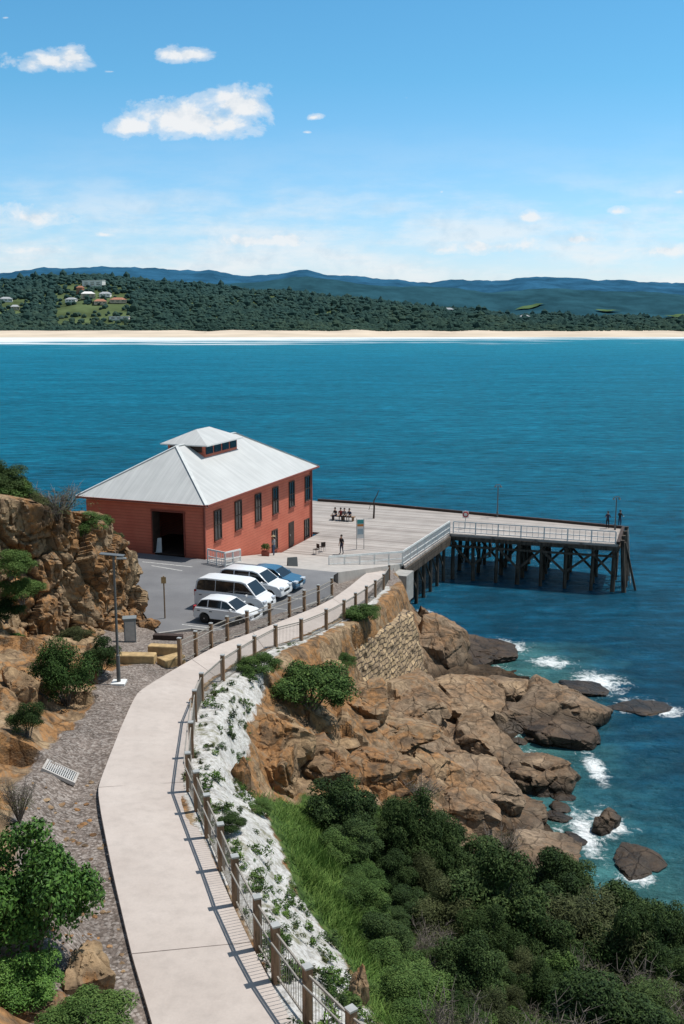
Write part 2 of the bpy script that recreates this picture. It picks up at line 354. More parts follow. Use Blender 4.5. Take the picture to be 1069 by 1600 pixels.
def inp1(px,py,poly): return bool(inpoly(np.array([px]),np.array([py]),poly)[0])
WHITE=[(300,1110),(340,1062),(385,1035),(430,1010),(500,995),(560,962),(600,930),(612,945),(560,985),(500,1014),(440,1024),(425,1050),(405,1090),(392,1120),(386,1160),(380,1225),(412,1265),(440,1330),(465,1400),(525,1480),(590,1600),(680,1750),(500,1750),(400,1490),(345,1370),(295,1270),(280,1215)]
GRAVEL=[(20,1215),(60,1180),(140,1100),(160,1050),(230,1030),(300,1020),(330,1010),(216,1090),(160,1225),(175,1310),(215,1480),(250,1600),(260,1800),(60,1800),(40,1450),(20,1300)]
GRASS=[(385,1235),(430,1245),(600,1262),(700,1330),(850,1400),(1069,1425),(1400,1500),(1400,2400),(560,2400),(680,1750),(590,1600),(525,1480),(465,1400),(440,1330),(412,1265)]
PXg,PYg=proj(GX,GY,Z)
mw=inpoly(PXg,PYg,WHITE).astype(float);mg=inpoly(PXg,PYg,GRASS).astype(float);mv=inpoly(PXg,PYg,GRAVEL).astype(float)
flat=inpoly(PXg,PYg,[(120,850),(350,870),(640,880),(640,930),(560,960),(420,1000),(300,1020),(160,1030),(150,990)])
mv=np.maximum(mv,flat&(GY>46))
def blur(a,k):
    for _ in range(k):
        p=np.pad(a,1,mode='edge');a=(p[:-2,1:-1]+p[2:,1:-1]+p[1:-1,:-2]+p[1:-1,2:]+2*a)/6
    return a
mw,mg,mv=blur(mw,3),blur(mg,5),blur(mv,4)
rockm=np.clip(1-mw-mg*.8-mv,0,1)
nzr=np.zeros(Z.shape)
for j in range(Z.shape[0]):
    for i in range(Z.shape[1]):
        if rockm[j,i]>.05 and Z[j,i]>-2.2:
            p=Vector((GX[j,i],GY[j,i],Z[j,i]*.6))
            q=p+Vector((mn.noise(p*.4),mn.noise(p*.4+Vector((9,3,1))),0))*.6
            f1,e1=facet(q,.32,.75);f2,e2=facet(q,.9,.7);f3,e3=facet(q,2.1,.6)
            nzr[j,i]=f1*.74+f2*.26+f3*.08+mn.fractal(p*1.5,1,2,4)*.08-.16*max(0,.1-e1)/.1
        elif Z[j,i]>-2:
            p=Vector((GX[j,i],GY[j,i],0));nzr[j,i]=mn.fractal(p*1.4,1,2,4)*.04
offr=np.clip((Z+2)/2,0,1)
Z+=np.where(rockm>.05,nzr*rockm-.1*rockm,nzr)*offr
cpts=np.array([((a+b)/2)[:] for a,b in zip(Ld,Rd)]);hw=np.array([(a-b).length/2 for a,b in zip(Ld,Rd)])
c2=[];h2=[]
for i in range(len(cpts)-1):
    for k in range(5):
        t=k/5;c2.append(cpts[i]*(1-t)+cpts[i+1]*t);h2.append(hw[i]*(1-t)+hw[i+1]*t)
c2=np.array(c2);h2=np.array(h2)
CPk=[pz(248,992,ZC),pz(300,985,ZC),pz(345,990,ZC),pz(420,968,ZC),pz(480,948,ZC),pz(520,934,ZC),loc2w(-.9,10.6,ZC),loc2w(0,10.6,ZC),loc2w(0,.5,ZC),loc2w(.3,-12.5,ZC),loc2w(-3,-13,ZC),Vector((-17,66,ZC)),Vector((-12.5,60,ZC))]
FC=[loc2w(0.004,-.3,ZC),loc2w(0.004,10.6,ZC),loc2w(8,11,0),loc2w(13.7,11.2,ZD),loc2w(13.7,-.3,ZD)]
for poly in (CPk,FC):
    ins=inpoly(GX,GY,[(p.x,p.y) for p in poly]); ins=blur(ins.astype(float),4)
    lx=(GX-E0.x)*bv.x+(GY-E0.y)*bv.y
    zt=np.clip(ZC-.18*np.clip(lx,0,None),ZD,ZC)-.14
    w=np.clip(ins*1.8,0,1);Z=Z*(1-w)+zt*w
for i in range(0,len(GX)):
    row=np.stack([GX[i],GY[i]],1)
    dd=np.hypot(row[:,None,0]-c2[None,:,0],row[:,None,1]-c2[None,:,1])
    if dd.min()>6: continue
    k=(dd-h2[None,:]).argmin(1);e=dd[np.arange(len(k)),k]-h2[k]
    w=np.clip(1-(e-.25)/1.1,0,1);w=w*w*(3-2*w);Z[i]=Z[i]*(1-w)+(c2[k,2]-.1)*w
under=inpoly(GX,GY,[tuple(loc2w(a,b,0)[:2]) for a,b in((13.5,-14),(13.5,30),(45,30),(45,-14))]);Z=np.where(under,np.minimum(Z,3.4),Z)
# keep the ground below the face of the stone wall, blending out to the rocks
wpl=[p+wo_*.1 for p in WT]+[p+wo_*2.8 for p in WT[::-1]]
lw_=inpoly(GX,GY,[(p.x,p.y) for p in wpl])
tv=WT[-1]-WT[0];sW=np.clip(((GX-WT[0].x)*tv.x+(GY-WT[0].y)*tv.y)/tv.xy.length_squared,0,1)
zw=np.interp(sW,np.linspace(0,1,5),WBz)+.35
Z=np.where(lw_,np.minimum(Z,zw),Z)
def ht(x,y):
    fx=(x-X0)/ST;fy=(y-Y0)/ST
    i=int(min(max(fx,0),len(xs)-2));j=int(min(max(fy,0),len(ys)-2));a=min(max(fx-i,0),1);b=min(max(fy-j,0),1)
    return float(Z[j,i]*(1-a)*(1-b)+Z[j,i+1]*a*(1-b)+Z[j+1,i]*(1-a)*b+Z[j+1,i+1]*a*b)
def hit(px,py,sea=True):
    r=ray(px,py);t=9.
    while t<130:
        p=r*t+Vector((0,0,H))
        if p.z<ht(p.x,p.y) or (sea and p.z<0): return Vector((p.x,p.y,max(ht(p.x,p.y),0 if sea else -9)))
        t+=.06
    return pz(px,py,0)
ter=np_mesh('headland_ground',np.stack([GX.ravel(),GY.ravel(),Z.ravel()],1),grid_faces(len(xs),len(ys)),MAT['terrain'])
ter.data.set_sharp_from_angle(angle=R(35))
ca=ter.data.color_attributes.new('mask','FLOAT_COLOR','POINT')
ca.data.foreach_set('color',np.stack([mw.ravel(),mg.ravel(),mv.ravel(),np.ones(mw.size)],1).astype(np.float32).ravel())
tag(ter,kind='structure')
# ------------------------------------------------------------------ sea
sx=np.concatenate([[-6000,-2500,-1000,-400,-150],np.arange(-70,70,1.),[90,150,400,1000,2500,6000]])
sy=np.concatenate([[-50],np.arange(0,140,1.),[170,220,300,450,700,1000,1300,1700]])
SXg,SYg=np.meshgrid(sx,sy)
def m_sea():
    m,nt,b=newmat('sea_water'); nt.nodes.remove(b); pos=nd(nt,'ShaderNodeNewGeometry').outputs['Position'];s=nd(nt,'ShaderNodeSeparateXYZ',{0:pos})
    x,y=s.outputs[0],s.outputs[1]
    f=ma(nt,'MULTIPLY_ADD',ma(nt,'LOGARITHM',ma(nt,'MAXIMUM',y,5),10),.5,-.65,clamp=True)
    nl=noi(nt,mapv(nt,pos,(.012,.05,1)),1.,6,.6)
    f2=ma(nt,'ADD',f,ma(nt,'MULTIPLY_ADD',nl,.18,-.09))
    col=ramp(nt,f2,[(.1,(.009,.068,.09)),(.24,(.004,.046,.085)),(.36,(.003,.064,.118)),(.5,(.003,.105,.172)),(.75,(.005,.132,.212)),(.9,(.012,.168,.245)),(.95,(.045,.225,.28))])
    a=nd(nt,'ShaderNodeAttribute',attribute_name='shallow').outputs[2]
    sh=ramp(nt,ma(nt,'ADD',a,ma(nt,'MULTIPLY_ADD',noi(nt,pos,.5,5),.5,-.25)),[(.15,0.),(.9,1.)])
    col=mx(nt,sh,col,(.055,.155,.145))
    w1=noi(nt,mapv(nt,pos,(.5,1.,1),(0,0,.3)),.35,5,.6)
    w2=noi(nt,mapv(nt,pos,(.7,1.2,1),(0,0,-.2)),1.8,5,.65)
    w0=noi(nt,mapv(nt,pos,(.3,1.,1)),.06,5,.6)
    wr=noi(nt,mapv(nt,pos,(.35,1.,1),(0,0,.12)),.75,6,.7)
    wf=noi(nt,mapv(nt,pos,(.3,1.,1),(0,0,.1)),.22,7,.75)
    col=mx(nt,.85,col,ramp(nt,wr,[(.32,.5),(.5,.98),(.68,1.7)]),'MULTIPLY')  # light and dark of the ripples painted into the water colour, several scales
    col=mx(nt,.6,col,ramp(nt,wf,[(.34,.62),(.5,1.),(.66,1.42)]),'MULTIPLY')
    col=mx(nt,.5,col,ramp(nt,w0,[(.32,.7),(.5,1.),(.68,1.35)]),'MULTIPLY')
    foam=None
    for (px,py,rx,ry) in [(775,1010,80,18),(935,1066,66,26),(1005,1103,62,18),(950,1285,52,34),(995,1372,54,20),(915,1300,38,55),(665,960,24,11),(1045,1112,44,14),(930,1200,28,36),(860,1035,50,14)]:
        c=pz(px,py,0); ex=rx*c.y/F; e2=pz(px,py-ry,0).y-c.y
        q=nd(nt,'ShaderNodeVectorMath',{0:nd(nt,'ShaderNodeVectorMath',{0:pos,1:c[:]},operation='SUBTRACT').outputs[0],1:(1/ex,1/e2,0)},operation='MULTIPLY').outputs[0]
        d=ma(nt,'SUBTRACT',1.,nd(nt,'ShaderNodeVectorMath',{0:q},operation='LENGTH').outputs['Value'])
        foam=d if foam is None else ma(nt,'MAXIMUM',foam,d)
    fn=noi(nt,pos,1.5,9,.8,.8)
    fm=ramp(nt,ma(nt,'ADD',ma(nt,'MULTIPLY',ma(nt,'MAXIMUM',foam,-1.),.36),fn),[(.62,0.),(.8,1.)])
    fr=ramp(nt,ma(nt,'ADD',ma(nt,'MULTIPLY',a,.42),fn),[(.9,0.),(1.06,.85)])
    fm=ma(nt,'MAXIMUM',fm,fr)
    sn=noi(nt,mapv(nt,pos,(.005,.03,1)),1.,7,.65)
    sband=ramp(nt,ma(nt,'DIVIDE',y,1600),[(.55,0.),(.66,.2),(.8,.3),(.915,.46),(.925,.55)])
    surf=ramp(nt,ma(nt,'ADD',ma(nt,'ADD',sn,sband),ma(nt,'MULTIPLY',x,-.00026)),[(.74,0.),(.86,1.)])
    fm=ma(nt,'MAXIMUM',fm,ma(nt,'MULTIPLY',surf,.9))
    wc=ramp(nt,noi(nt,mapv(nt,pos,(.03,.14,1)),1.,7,.7),[(.72,0.),(.82,.4)])
    col=mx(nt,ma(nt,'MAXIMUM',fm,wc),col,(.75,.78,.78))
    h=ma(nt,'ADD',ma(nt,'ADD',ma(nt,'MULTIPLY',w1,1.2),ma(nt,'MULTIPLY',w2,.5)),ma(nt,'MULTIPLY',w0,3.))
    bn=nd(nt,'ShaderNodeBump',{'Height':h,'Strength':.9,'Distance':1.}).outputs[0]
    df=nd(nt,'ShaderNodeBsdfDiffuse',{'Color':col,'Normal':bn});gl=nd(nt,'ShaderNodeBsdfGlossy',{'Color':(.75,.93,1.,1),'Roughness':.14,'Normal':bn})
    fz=nd(nt,'ShaderNodeFresnel',{'IOR':1.33,'Normal':bn}).outputs[0]
    fac=ma(nt,'MULTIPLY',ma(nt,'MULTIPLY',ma(nt,'MINIMUM',fz,.5),.34),ma(nt,'SUBTRACT',1.,fm))
    mixs=nd(nt,'ShaderNodeMixShader',{0:fac,1:df.outputs[0],2:gl.outputs[0]});out=[n_ for n_ in nt.nodes if n_.type=='OUTPUT_MATERIAL'][0];nt.links.new(mixs.outputs[0],out.inputs[0])
    return m
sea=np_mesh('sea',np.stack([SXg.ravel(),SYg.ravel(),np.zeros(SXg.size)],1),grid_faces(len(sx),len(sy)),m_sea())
shal=np.array([math.exp(-max(0,-ht(a,b))/1.6) if (X0<a<X1-1 and Y0<b<76) else 0 for a,b in zip(SXg.ravel(),SYg.ravel())],dtype=np.float32)
at=sea.data.attributes.new('shallow','FLOAT','POINT');at.data.foreach_set('value',shal)
tag(sea,kind='structure')
# ------------------------------------------------------------------ far shore
bx=np.linspace(-1500,1700,161)
V=[]
for (yy,zz) in [(1400,-2.),(1478,-.1),(1500,1.3),(1545,3.4),(1600,5.),(1680,8.)]:
    for x in bx: V.append((x,yy+14*math.sin(x*.004)+(6*mn.noise(Vector((x*.02,3,0))) if yy<1500 else 18*mn.noise(Vector((x*.012,yy,0)))),zz+(0 if yy<1600 else 2.4*mn.noise(Vector((x*.02,1,4))))))
MAT['sand']=simple('beach_sand',(.58,.49,.39),.9,.12,.01,0,spec=0)
tag(np_mesh('beach',V,grid_faces(len(bx),6),MAT['sand']),kind='structure')
FR=[(-300,440),(0,438),(60,432),(130,428),(220,436),(300,443),(420,452),(520,462),(600,471),(700,480),(800,489),(950,495),(1069,499),(1400,501)]
fx=np.linspace(-1300,1500,220);fy=np.linspace(1625,2900,70);FX,FY=np.meshgrid(fx,fy)
def zfar(x,y):
    px=534.5+F*x/(y*CP+4); py=np.interp(px,[a for a,_ in FR],[b for _,b in FR])
    dy=(800-py)/F; zr=25+2400*(-SP+dy*CP)/(CP+dy*SP)-8
    t=np.clip((y-1625)/(2400-1625),0,1);t=t*t*(3-2*t)
    z=5+(np.maximum(zr,8)-5)*t
    z=z+np.sin(x*.012+y*.006)*9*t*(1-t)*4+np.sin(x*.031-y*.017+1)*3.5*np.clip(t*3,0,1)
    return np.where(y>2400,z-(y-2400)*.05,z)
MAT['farground']=simple('far_grass',(.095,.13,.06),.9,.35,.012,0,spec=0)
tag(np_mesh('far_shore_land',np.stack([FX.ravel(),FY.ravel(),zfar(FX,FY).ravel()],1),grid_faces(220,70),MAT['farground']),kind='structure')
def ridge(name,prof,Y,W,col,seed,amp):
    def zf(x,r_):
        px=534.5+F*x/(Y*CP);py=np.interp(px,[a for a,_ in prof],[b for _,b in prof]);z=pY(px,py,Y).z
        k=(1-abs(r_))**.8; nn=mn.fractal(Vector((x*.004+seed,r_*3,seed)),1,2,6)*amp*(.4+.6*(1-k))+mn.noise(Vector((x*.03,r_*9,seed)))*amp*.12
        return -20+(z+20)*k+nn*min(1,k*2)
    xx=np.linspace(-Y*.6,Y*.6,300);rw=np.linspace(-1,1,21)
    V=[(x,Y+r_*W,zf(x,r_)) for r_ in rw for x in xx]
    m,nt,b=newmat(name+'_forest');pos=nd(nt,'ShaderNodeNewGeometry').outputs['Position']
    n=noi(nt,pos,.006,8,.7);lo=tuple(c*.68 for c in col);hi=tuple(c*1.3 for c in col)  # aerial haze is put into the bluish base colour of each ridge
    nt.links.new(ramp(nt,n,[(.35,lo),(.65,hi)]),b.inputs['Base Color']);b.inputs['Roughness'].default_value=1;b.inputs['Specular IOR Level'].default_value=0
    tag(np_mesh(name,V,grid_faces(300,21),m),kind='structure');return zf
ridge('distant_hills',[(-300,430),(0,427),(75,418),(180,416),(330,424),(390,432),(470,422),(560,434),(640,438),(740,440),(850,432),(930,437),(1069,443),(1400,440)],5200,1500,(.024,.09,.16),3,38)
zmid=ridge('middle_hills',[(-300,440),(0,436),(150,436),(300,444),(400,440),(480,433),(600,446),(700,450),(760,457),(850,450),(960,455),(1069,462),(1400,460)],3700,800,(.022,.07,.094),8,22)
MAT['field']=simple('muted_green_field',(.085,.14,.065),.9,.25,.02,0,spec=0)
for a,b_,y0,y1 in[(806,850,3270,3330),(930,968,3180,3225),(1040,1100,3100,3150)]:
    V=[]
    for yy in np.linspace(y0,y1,6):
        for px in np.linspace(a,b_,14):
            x=(px-534.5)/F*yy*CP;e_=math.sin((px-a)/(b_-a)*math.pi);yc=(y0+y1)/2;yv=yc+(yy-yc)*max(.15,e_)
            V.append((x,yv,zmid(x,(yv-3700)/800)+5))
    tag(np_mesh('field',V,grid_faces(14,6),MAT['field']),kind='structure')
ico=bmesh.new();bmesh.ops.create_icosphere(ico,subdivisions=1,radius=1);iv=np.array([v.co[:] for v in ico.verts]);ifc=np.array([[v.index for v in f.verts] for f in ico.faces]);ico.free()
def clear(px,py,y):
    if 86<px<206 and 440<py<506: return random.random()<(.9 if py>462 else .8)
    if 0<px<40 and 462<py<492: return random.random()<.8
    if 600<px<740 and 455<py<480: return random.random()<.35
    return False
fv=[];ff=[];k=0
for q in range(27000):
    t=random.random()**1.3; y=1672+t*780; x=random.uniform(-.40,.42)*y
    z=float(zfar(x,y));z=max(z,6.5) if y<1700 else z
    px,py=proj(x,y,z+6)
    if clear(px,py,y): continue
    big=random.random()<.06
    r=random.uniform(3.4,7.2)*(1.3 if big else 1)*(.5 if t<.04 else(.8 if t<.15 else 1));hh=r*random.uniform(.6,1.0)*(1.4 if big else 1)
    fv.append(iv*rng.uniform(.65,1.25,(12,1))*np.array([r,r,hh])+np.array([x,y,z+hh*.5]));ff.append(ifc+k);k+=12
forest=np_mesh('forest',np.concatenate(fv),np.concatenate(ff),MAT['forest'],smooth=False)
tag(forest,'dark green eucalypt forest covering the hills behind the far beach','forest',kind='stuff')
MAT['hwhite']=simple('house_white',(.72,.72,.7),.7,.08,.2);MAT['hcream']=simple('house_cream',(.5,.42,.33),.7,.08,.2);MAT['hred']=simple('house_terracotta',(.36,.16,.1),.8,.15,.2);MAT['hgrey']=simple('house_grey',(.36,.38,.4),.7,.1,.2)
def house(px,py,w,d,h,wm,rm,label,flatroof=False,storeys=1):
    best=None
    for yy in np.arange(1650,2395,5):
        r=ray(px,py);x=r.x/r.y*yy;z=25+r.z/r.y*yy
        if z<=float(zfar(x,yy)): best=(x,yy); break
    if best is None: best=(ray(px,py).x/ray(px,py).y*2200,2200)
    x,y=best;z=float(zfar(x,y))-1
    e=empty('hillside_house',(x,y,z),random.uniform(-.3,.3),label,'house','houses on the far hillside')
    w*=1.35;d*=1.2;h=h*1.25*storeys+3
    MB().box((0,0,h/2),(w,d,h)).build('wall',wm,e)
    rf=MB()
    if flatroof: rf.box((0,0,h+.35),(w+1.4,d+1.4,.7))
    else:
        a=[Vector((sx*(w/2+.7),sy*(d/2+.7),h)) for sx,sy in((-1,-1),(1,-1),(1,1),(-1,1))]+[Vector((-w/4,0,h+d*.3)),Vector((w/4,0,h+d*.3))]
        rf.add(a,[(0,1,5,4),(1,2,5),(2,3,4,5),(3,0,4),(3,2,1,0)])
    rf.build('roof',rm,e)
    for s in range(storeys):
        for i in range(3): MB().box(((i-1)*w*.3,-d/2-.03,4.2+s*3.6),(w*.17,.1,1.7)).build('window',MAT['glass'],e)
    MB().box((w*.43,-d/2-.03,3.4),(1.,.12,2.3)).build('door',MAT['darkwood'],e)
for a in [(147,448,34,14,4,'hwhite','hwhite','long white flat roofed house highest on the cleared far hillside',True,2),
 (126,459,9,10,4,'hred','hred','narrow terracotta house just below the long white hilltop house',False,2),
 (138,467,20,12,3,'hcream','hwhite','cream house with pale roof in the middle of the cleared hillside',False,2),
 (165,464,16,11,3,'hwhite','hgrey','white house with grey roof right of the cream hillside house',False,1),
 (185,474,24,12,3,'hcream','hred','wide terracotta roofed house at the right end of the hillside row',False,1),
 (157,476,18,12,3,'hcream','hred','cream house with terracotta roof below the hilltop houses',False,1),
 (112,473,16,10,3,'hwhite','hgrey','small white house at the left end of the hillside row',False,1),
 (187,500,26,10,3,'hwhite','hwhite','low white building nearest the beach among the dark trees',True,1),
 (10,472,18,10,3,'hwhite','hgrey','pale house among trees at the far left of the hillside',False,1),
 (24,484,12,10,3,'hcream','hgrey','small cream house below the pale house at far left',False,1),
 (700,472,18,10,3,'hwhite','hgrey','white house among trees on the low hills at centre right',False,1),
 (648,464,14,9,3,'hcream','hwhite','small pale house high among trees at centre right',False,1),
 (820,485,16,9,3,'hwhite','hgrey','white farmhouse below the green field at right',False,1)]:
    house(a[0],a[1],a[2],a[3],a[4],MAT[a[5]],MAT[a[6]],a[7],a[8],a[9])
# ------------------------------------------------------------------ cliff
CB=[(-34,42,10,19,3),(-26,44,10,17.8,2.4),(-20.5,46.5,9.4,17.2,1.7),(-17.0,48.5,8.8,16.3,1.3),(-15.0,50.3,8.4,15.6,1.1),(-13.5,52.3,7.9,14.8,1.),(-12.5,55.2,7.2,13.4,.9),(-11.7,57.8,6.8,11.4,.9),(-12.6,60.5,6.6,10.8,1.2),(-16,66,6.5,12,1.5),(-21,72,6,12.6,2),(-30,78,5,13,3)]
CBv=np.array(CB)
def cinterp(s):
    t=s*(len(CB)-1);return np.array([np.interp(t,range(len(CB)),CBv[:,c]) for c in range(5)])
NS,NH=300,130;V=[]
for j in range(NH):
    hh=j/(NH-1)
    for i in range(NS):
        s=i/(NS-1);c=cinterp(s);c1=cinterp(min(1,s+.04));c0=cinterp(max(0,s-.04))
        tg=Vector((c1[0]-c0[0],c1[1]-c0[1],0)).normalized();nr=Vector((tg.y,-tg.x,0))
        if hh<.72: f=hh/.72; back=c[4]*f**1.3; z=c[2]-.6+(c[3]-c[2]+.6)*f**.95
        else: f=(hh-.72)/.28; back=c[4]+f*11; z=c[3]+f*1.0-f*f*1.2
        p=Vector((c[0],c[1],z))-nr*back
        q=Vector((p.x,p.y,p.z*.6)); q=q+Vector((mn.noise(q*.5),mn.noise(q*.5+Vector((4,4,4))),mn.noise(q*.5+Vector((8,1,4)))))*.4
        f1,e1=facet(q,.42,.8);f2,e2=facet(q,1.05,.95);f3,e3=facet(q,2.3,.9)
        am=1 if hh<.78 else .4
        dsp=(f1*.8+f2*.42+f3*.17+mn.fractal(q*1.2,1,2,5)*.08-.35*max(0,.1-e1)/.1-.14*max(0,.1-e2)/.1)*am
        V.append(p+nr*dsp+Vector((0,0,f1*.25*am)))
cl=np_mesh('rock_face',V,grid_faces(NS,NH),MAT['rock']);cl.data.set_sharp_from_angle(angle=R(26));tag(cl,kind='structure')
# ------------------------------------------------------------------ footpath
n=len(Ld);pm=MB();V=[]
for a,b in zip(Ld,Rd): V+=[a-Vector((0,0,.3)),a,b,b-Vector((0,0,.3))]
fs=[]
for i in range(n-1):
    for k in range(3): fs.append((i*4+k,i*4+k+1,i*4+5+k,i*4+4+k))
pm.add(V,fs);fp=pm.build('footpath',MAT['path'],fixn=True);tag(fp,kind='structure')
jm=MB()
for (a,b) in [((154,1230),(286,1222)),((167,1335),(313,1330)),((206,1490),(392,1472)),((216,1082),(314,1088)),((300,1030),(345,1062)),((395,988),(418,1020)),((470,958),(500,986)),((520,935),(552,956))]:
    p=pz(a[0],a[1],zL(a[1])+.006);q=pz(b[0],b[1],zR(b[1])+.006);d=(q-p).normalized();w=Vector((-d.y,d.x,0))*.012
    jm.add([p-w,q-w,q+w,p+w],[(0,1,2,3)])
tag(jm.build('footpath_joint',simple('joint_dark',(.16,.13,.115),.9)),kind='structure')
def sheet(name,poly,mat,zf,dz=0):
    o=MB().add([Vector((p.x,p.y,zf(p)+dz)) for p in poly],[tuple(range(len(poly)))]).build(name,mat)
    if o.data.polygons[0].normal.z<0: o.data.flip_normals()
    return tag(o,kind='structure')
sheet('car_park_road',CPk,MAT['asphalt'],lambda p:ZC)
ft=[Vector((p.x,p.y,zroad(w2loc(p)[0]))) for p in FC]
tag(MB().extr([p-Vector((0,0,1.2)) for p in ft],ft).build('forecourt',MAT['concrete']),kind='structure')
km=MB()
for a,b in zip(CPk[:5],CPk[1:6]): km.bar(a+Vector((0,0,.03)),b+Vector((0,0,.03)),.16,.2)
tag(km.build('kerb',MAT['kerb']),kind='structure')
mk=MB()
for k in range(4):
    a=Vector((-9.6,57.2,0))+bv*2.55*k;mk.add([Vector((*(a+bu*t+bv*s).xy,ZC+.006)) for t,s in((0,0),(4.6,0),(4.6,.09),(0,.09))],[(0,1,2,3)])
for a,b in [((236,884),(284,892)),((222,878),(300,886))]:
    p=pz(*a,ZC+.006);q=pz(*b,ZC+.006);mk.add([p,q,q+bv*.12,p+bv*.12],[(0,1,2,3)])
tag(mk.build('road_marking',MAT['paint']),kind='structure')
# ------------------------------------------------------------------ the wharf shed
ZB=4.4
shed=empty('wharf_shed',(E0.x,E0.y,ZB),RB,'red weatherboard wharf shed with pale hipped metal roof and cupola','building')
LE,WE,OV=22.2,11.7,.55;ze=11.3-ZB
def onside(px,py):
    r=ray(px,py);o=Vector((0,0,H));p0=E0-bu*OV;t=(p0-o).dot(bu)/r.dot(bu);p=o+r*t;return w2loc(p)[0],p.z-ZB
def onfront(px,py):
    r=ray(px,py);o=Vector((0,0,H));p0=E0+bv*OV;t=(p0-o).dot(bv)/r.dot(bv);p=o+r*t;return -w2loc(p)[1],p.z-ZB
zc=ZC-ZB
wl=MB();T=.16
dy0,_=onfront(288,840);dy1,_=onfront(240,840);_,dzt=onfront(264,800)
wl.box((LE/2,OV+T/2,ze/2-.05),(LE-2*OV,T,ze-.1))
wl.box((LE/2,WE-OV-T/2,ze/2-.05),(LE-2*OV,T,ze-.1))
wl.box((LE-OV-T/2,WE/2,ze/2-.05),(T,WE-2*OV-2*T-.01,ze-.1))
for a,b,z0,z1 in[(OV+T+.005,dy0,0,ze-.1),(dy1,WE-OV-T-.005,0,ze-.1),(dy0,dy1,dzt,ze-.1)]:
    wl.box((OV+T/2,(a+b)/2,(z0+z1)/2),(T,b-a,z1-z0))
wl.build('wall',MAT['board'],shed)
MB().box((4,(dy0+dy1)/2+1,zc-.06),(6.6,6,.1)).build('floor',MAT['darkwood'],shed)
rz=14.85-ZB;hx=WE/2
rf=MB();eo=[Vector((0,0,ze)),Vector((LE,0,ze)),Vector((LE,WE,ze)),Vector((0,WE,ze))];r0=Vector((hx,WE/2,rz));r1=Vector((LE-hx,WE/2,rz))
rf.add([eo[0],eo[1],r1,r0],[(0,1,2,3)],1);rf.add([eo[2],eo[3],r0,r1],[(0,1,2,3)],1);rf.add([eo[1],eo[2],r1],[(0,1,2)],0);rf.add([eo[3],eo[0],r0],[(0,1,2)],0)
lo=[v-Vector((0,0,.16)) for v in eo];rf.add(eo+lo,[(0,1,5,4),(1,2,6,5),(2,3,7,6),(3,0,4,7),(7,6,5,4)],2)
roof=rf.build('roof',[MAT['roofy'],MAT['roofx'],MAT['white']],shed,fixn=False)
rcap=MB()
for a,b in[(eo[0],r0),(eo[3],r0),(eo[1],r1),(eo[2],r1),(r0,r1)]: rcap.bar(a+Vector((0,0,.03)),b+Vector((0,0,.03)),.26,.06)
rcap.build('ridge_cap',simple('ridge_metal',(.58,.6,.59),.5,.08),roof)
g=MB()
for a,b,o in[(eo[0],eo[1],Vector((0,-.07,-.06))),(eo[3],eo[0],Vector((-.07,0,-.06)))]: g.bar(a+o,b+o,.12,.13)
g.build('gutter',MAT['trim'],roof)
cux0,cux1,cuy0,cuy1=6.95,13.7,3.65,8.05;cz=14.85-ZB
cu=MB();ci=.45
cu.box(((cux0+cux1)/2,(cuy0+cuy1)/2,cz-1.0),(cux1-cux0-2*ci,cuy1-cuy0-2*ci,1.96));cup=cu.build('cupola',MAT['board'],shed)
ct=MB();q=[Vector((cux0,cuy0,cz)),Vector((cux1,cuy0,cz)),Vector((cux1,cuy1,cz)),Vector((cux0,cuy1,cz))];a0=Vector((cux0+2.2,WE/2,cz+1.05));a1=Vector((cux1-2.2,WE/2,cz+1.05))
ct.add([q[0],q[1],a1,a0],[(0,1,2,3)],1);ct.add([q[2],q[3],a0,a1],[(0,1,2,3)],1);ct.add([q[1],q[2],a1],[(0,1,2)],0);ct.add([q[3],q[0],a0],[(0,1,2)],0)
ql=[v-Vector((0,0,.1)) for v in q];ct.add(q+ql,[(0,1,5,4),(1,2,6,5),(2,3,7,6),(3,0,4,7),(7,6,5,4)],2)
ct.build('cupola_roof',[MAT['roofy'],MAT['roofx'],MAT['white']],cup,fixn=False)
for k in range(4):
    x=cux0+ci+.75+k*1.45;MB().box((x,cuy0+ci-.02,cz-.5),(1.2,.06,.62)).build('louvre',MAT['glass'],cup)
for k in range(2):
    y=cuy0+ci+.9+k*1.7;MB().box((cux0+ci-.02,y,cz-.4),(.06,1.3,.5)).build('louvre',MAT['darkwood'],cup)
def window(x,z,w,h):
    fr=MB();yf=OV-.035
    for dx in(-1,1): fr.box((x+dx*(w/2+.05),yf,z),(.1,.1,h+.2))
    for dz in(-1,1): fr.box((x,yf,z+dz*(h/2+.05)),(w,.1,.1))
    fr.box((x,yf+.005,z),(w,.07,.06));fr.box((x,yf+.004,z),(.05,.06,h))
    f=fr.build('window',MAT['darkwood'],shed)
    MB().box((x,OV-.012,z),(w,.03,h)).build('pane',MAT['glass'],f)
    MB().box((x,OV-.07,z-h/2-.15),(w+.3,.16,.08)).build('sill',MAT['trim'],f)
for px,py in[(340,820),(372,805),(403,793),(430,782),(455.5,772),(480,763)]:
    x,z=onside(px,py);window(x,z,1.0,2.2)
for px,py,h in[(429,843,1.6),(479,826,1.7)]:
    x,z=onside(px,py);window(x,z,.95,h)
x,z=onside(455,840);dz=zroad(x)-ZB
d=MB().box((x,OV-.03,dz+1.1),(1.1,.08,2.2)).build('door',MAT['darkwood'],shed)
MB().box((x-.4,OV-.09,dz+1.05),(.06,.06,.16)).build('handle',MAT['steel'],d)
for xx,yy in[(OV-.03,OV-.03),(LE-OV+.03,OV-.03)]:
    MB().box((xx,yy,ze/2-.1),(.14,.14,ze-.25)).build('corner_board',MAT['trim'],shed)
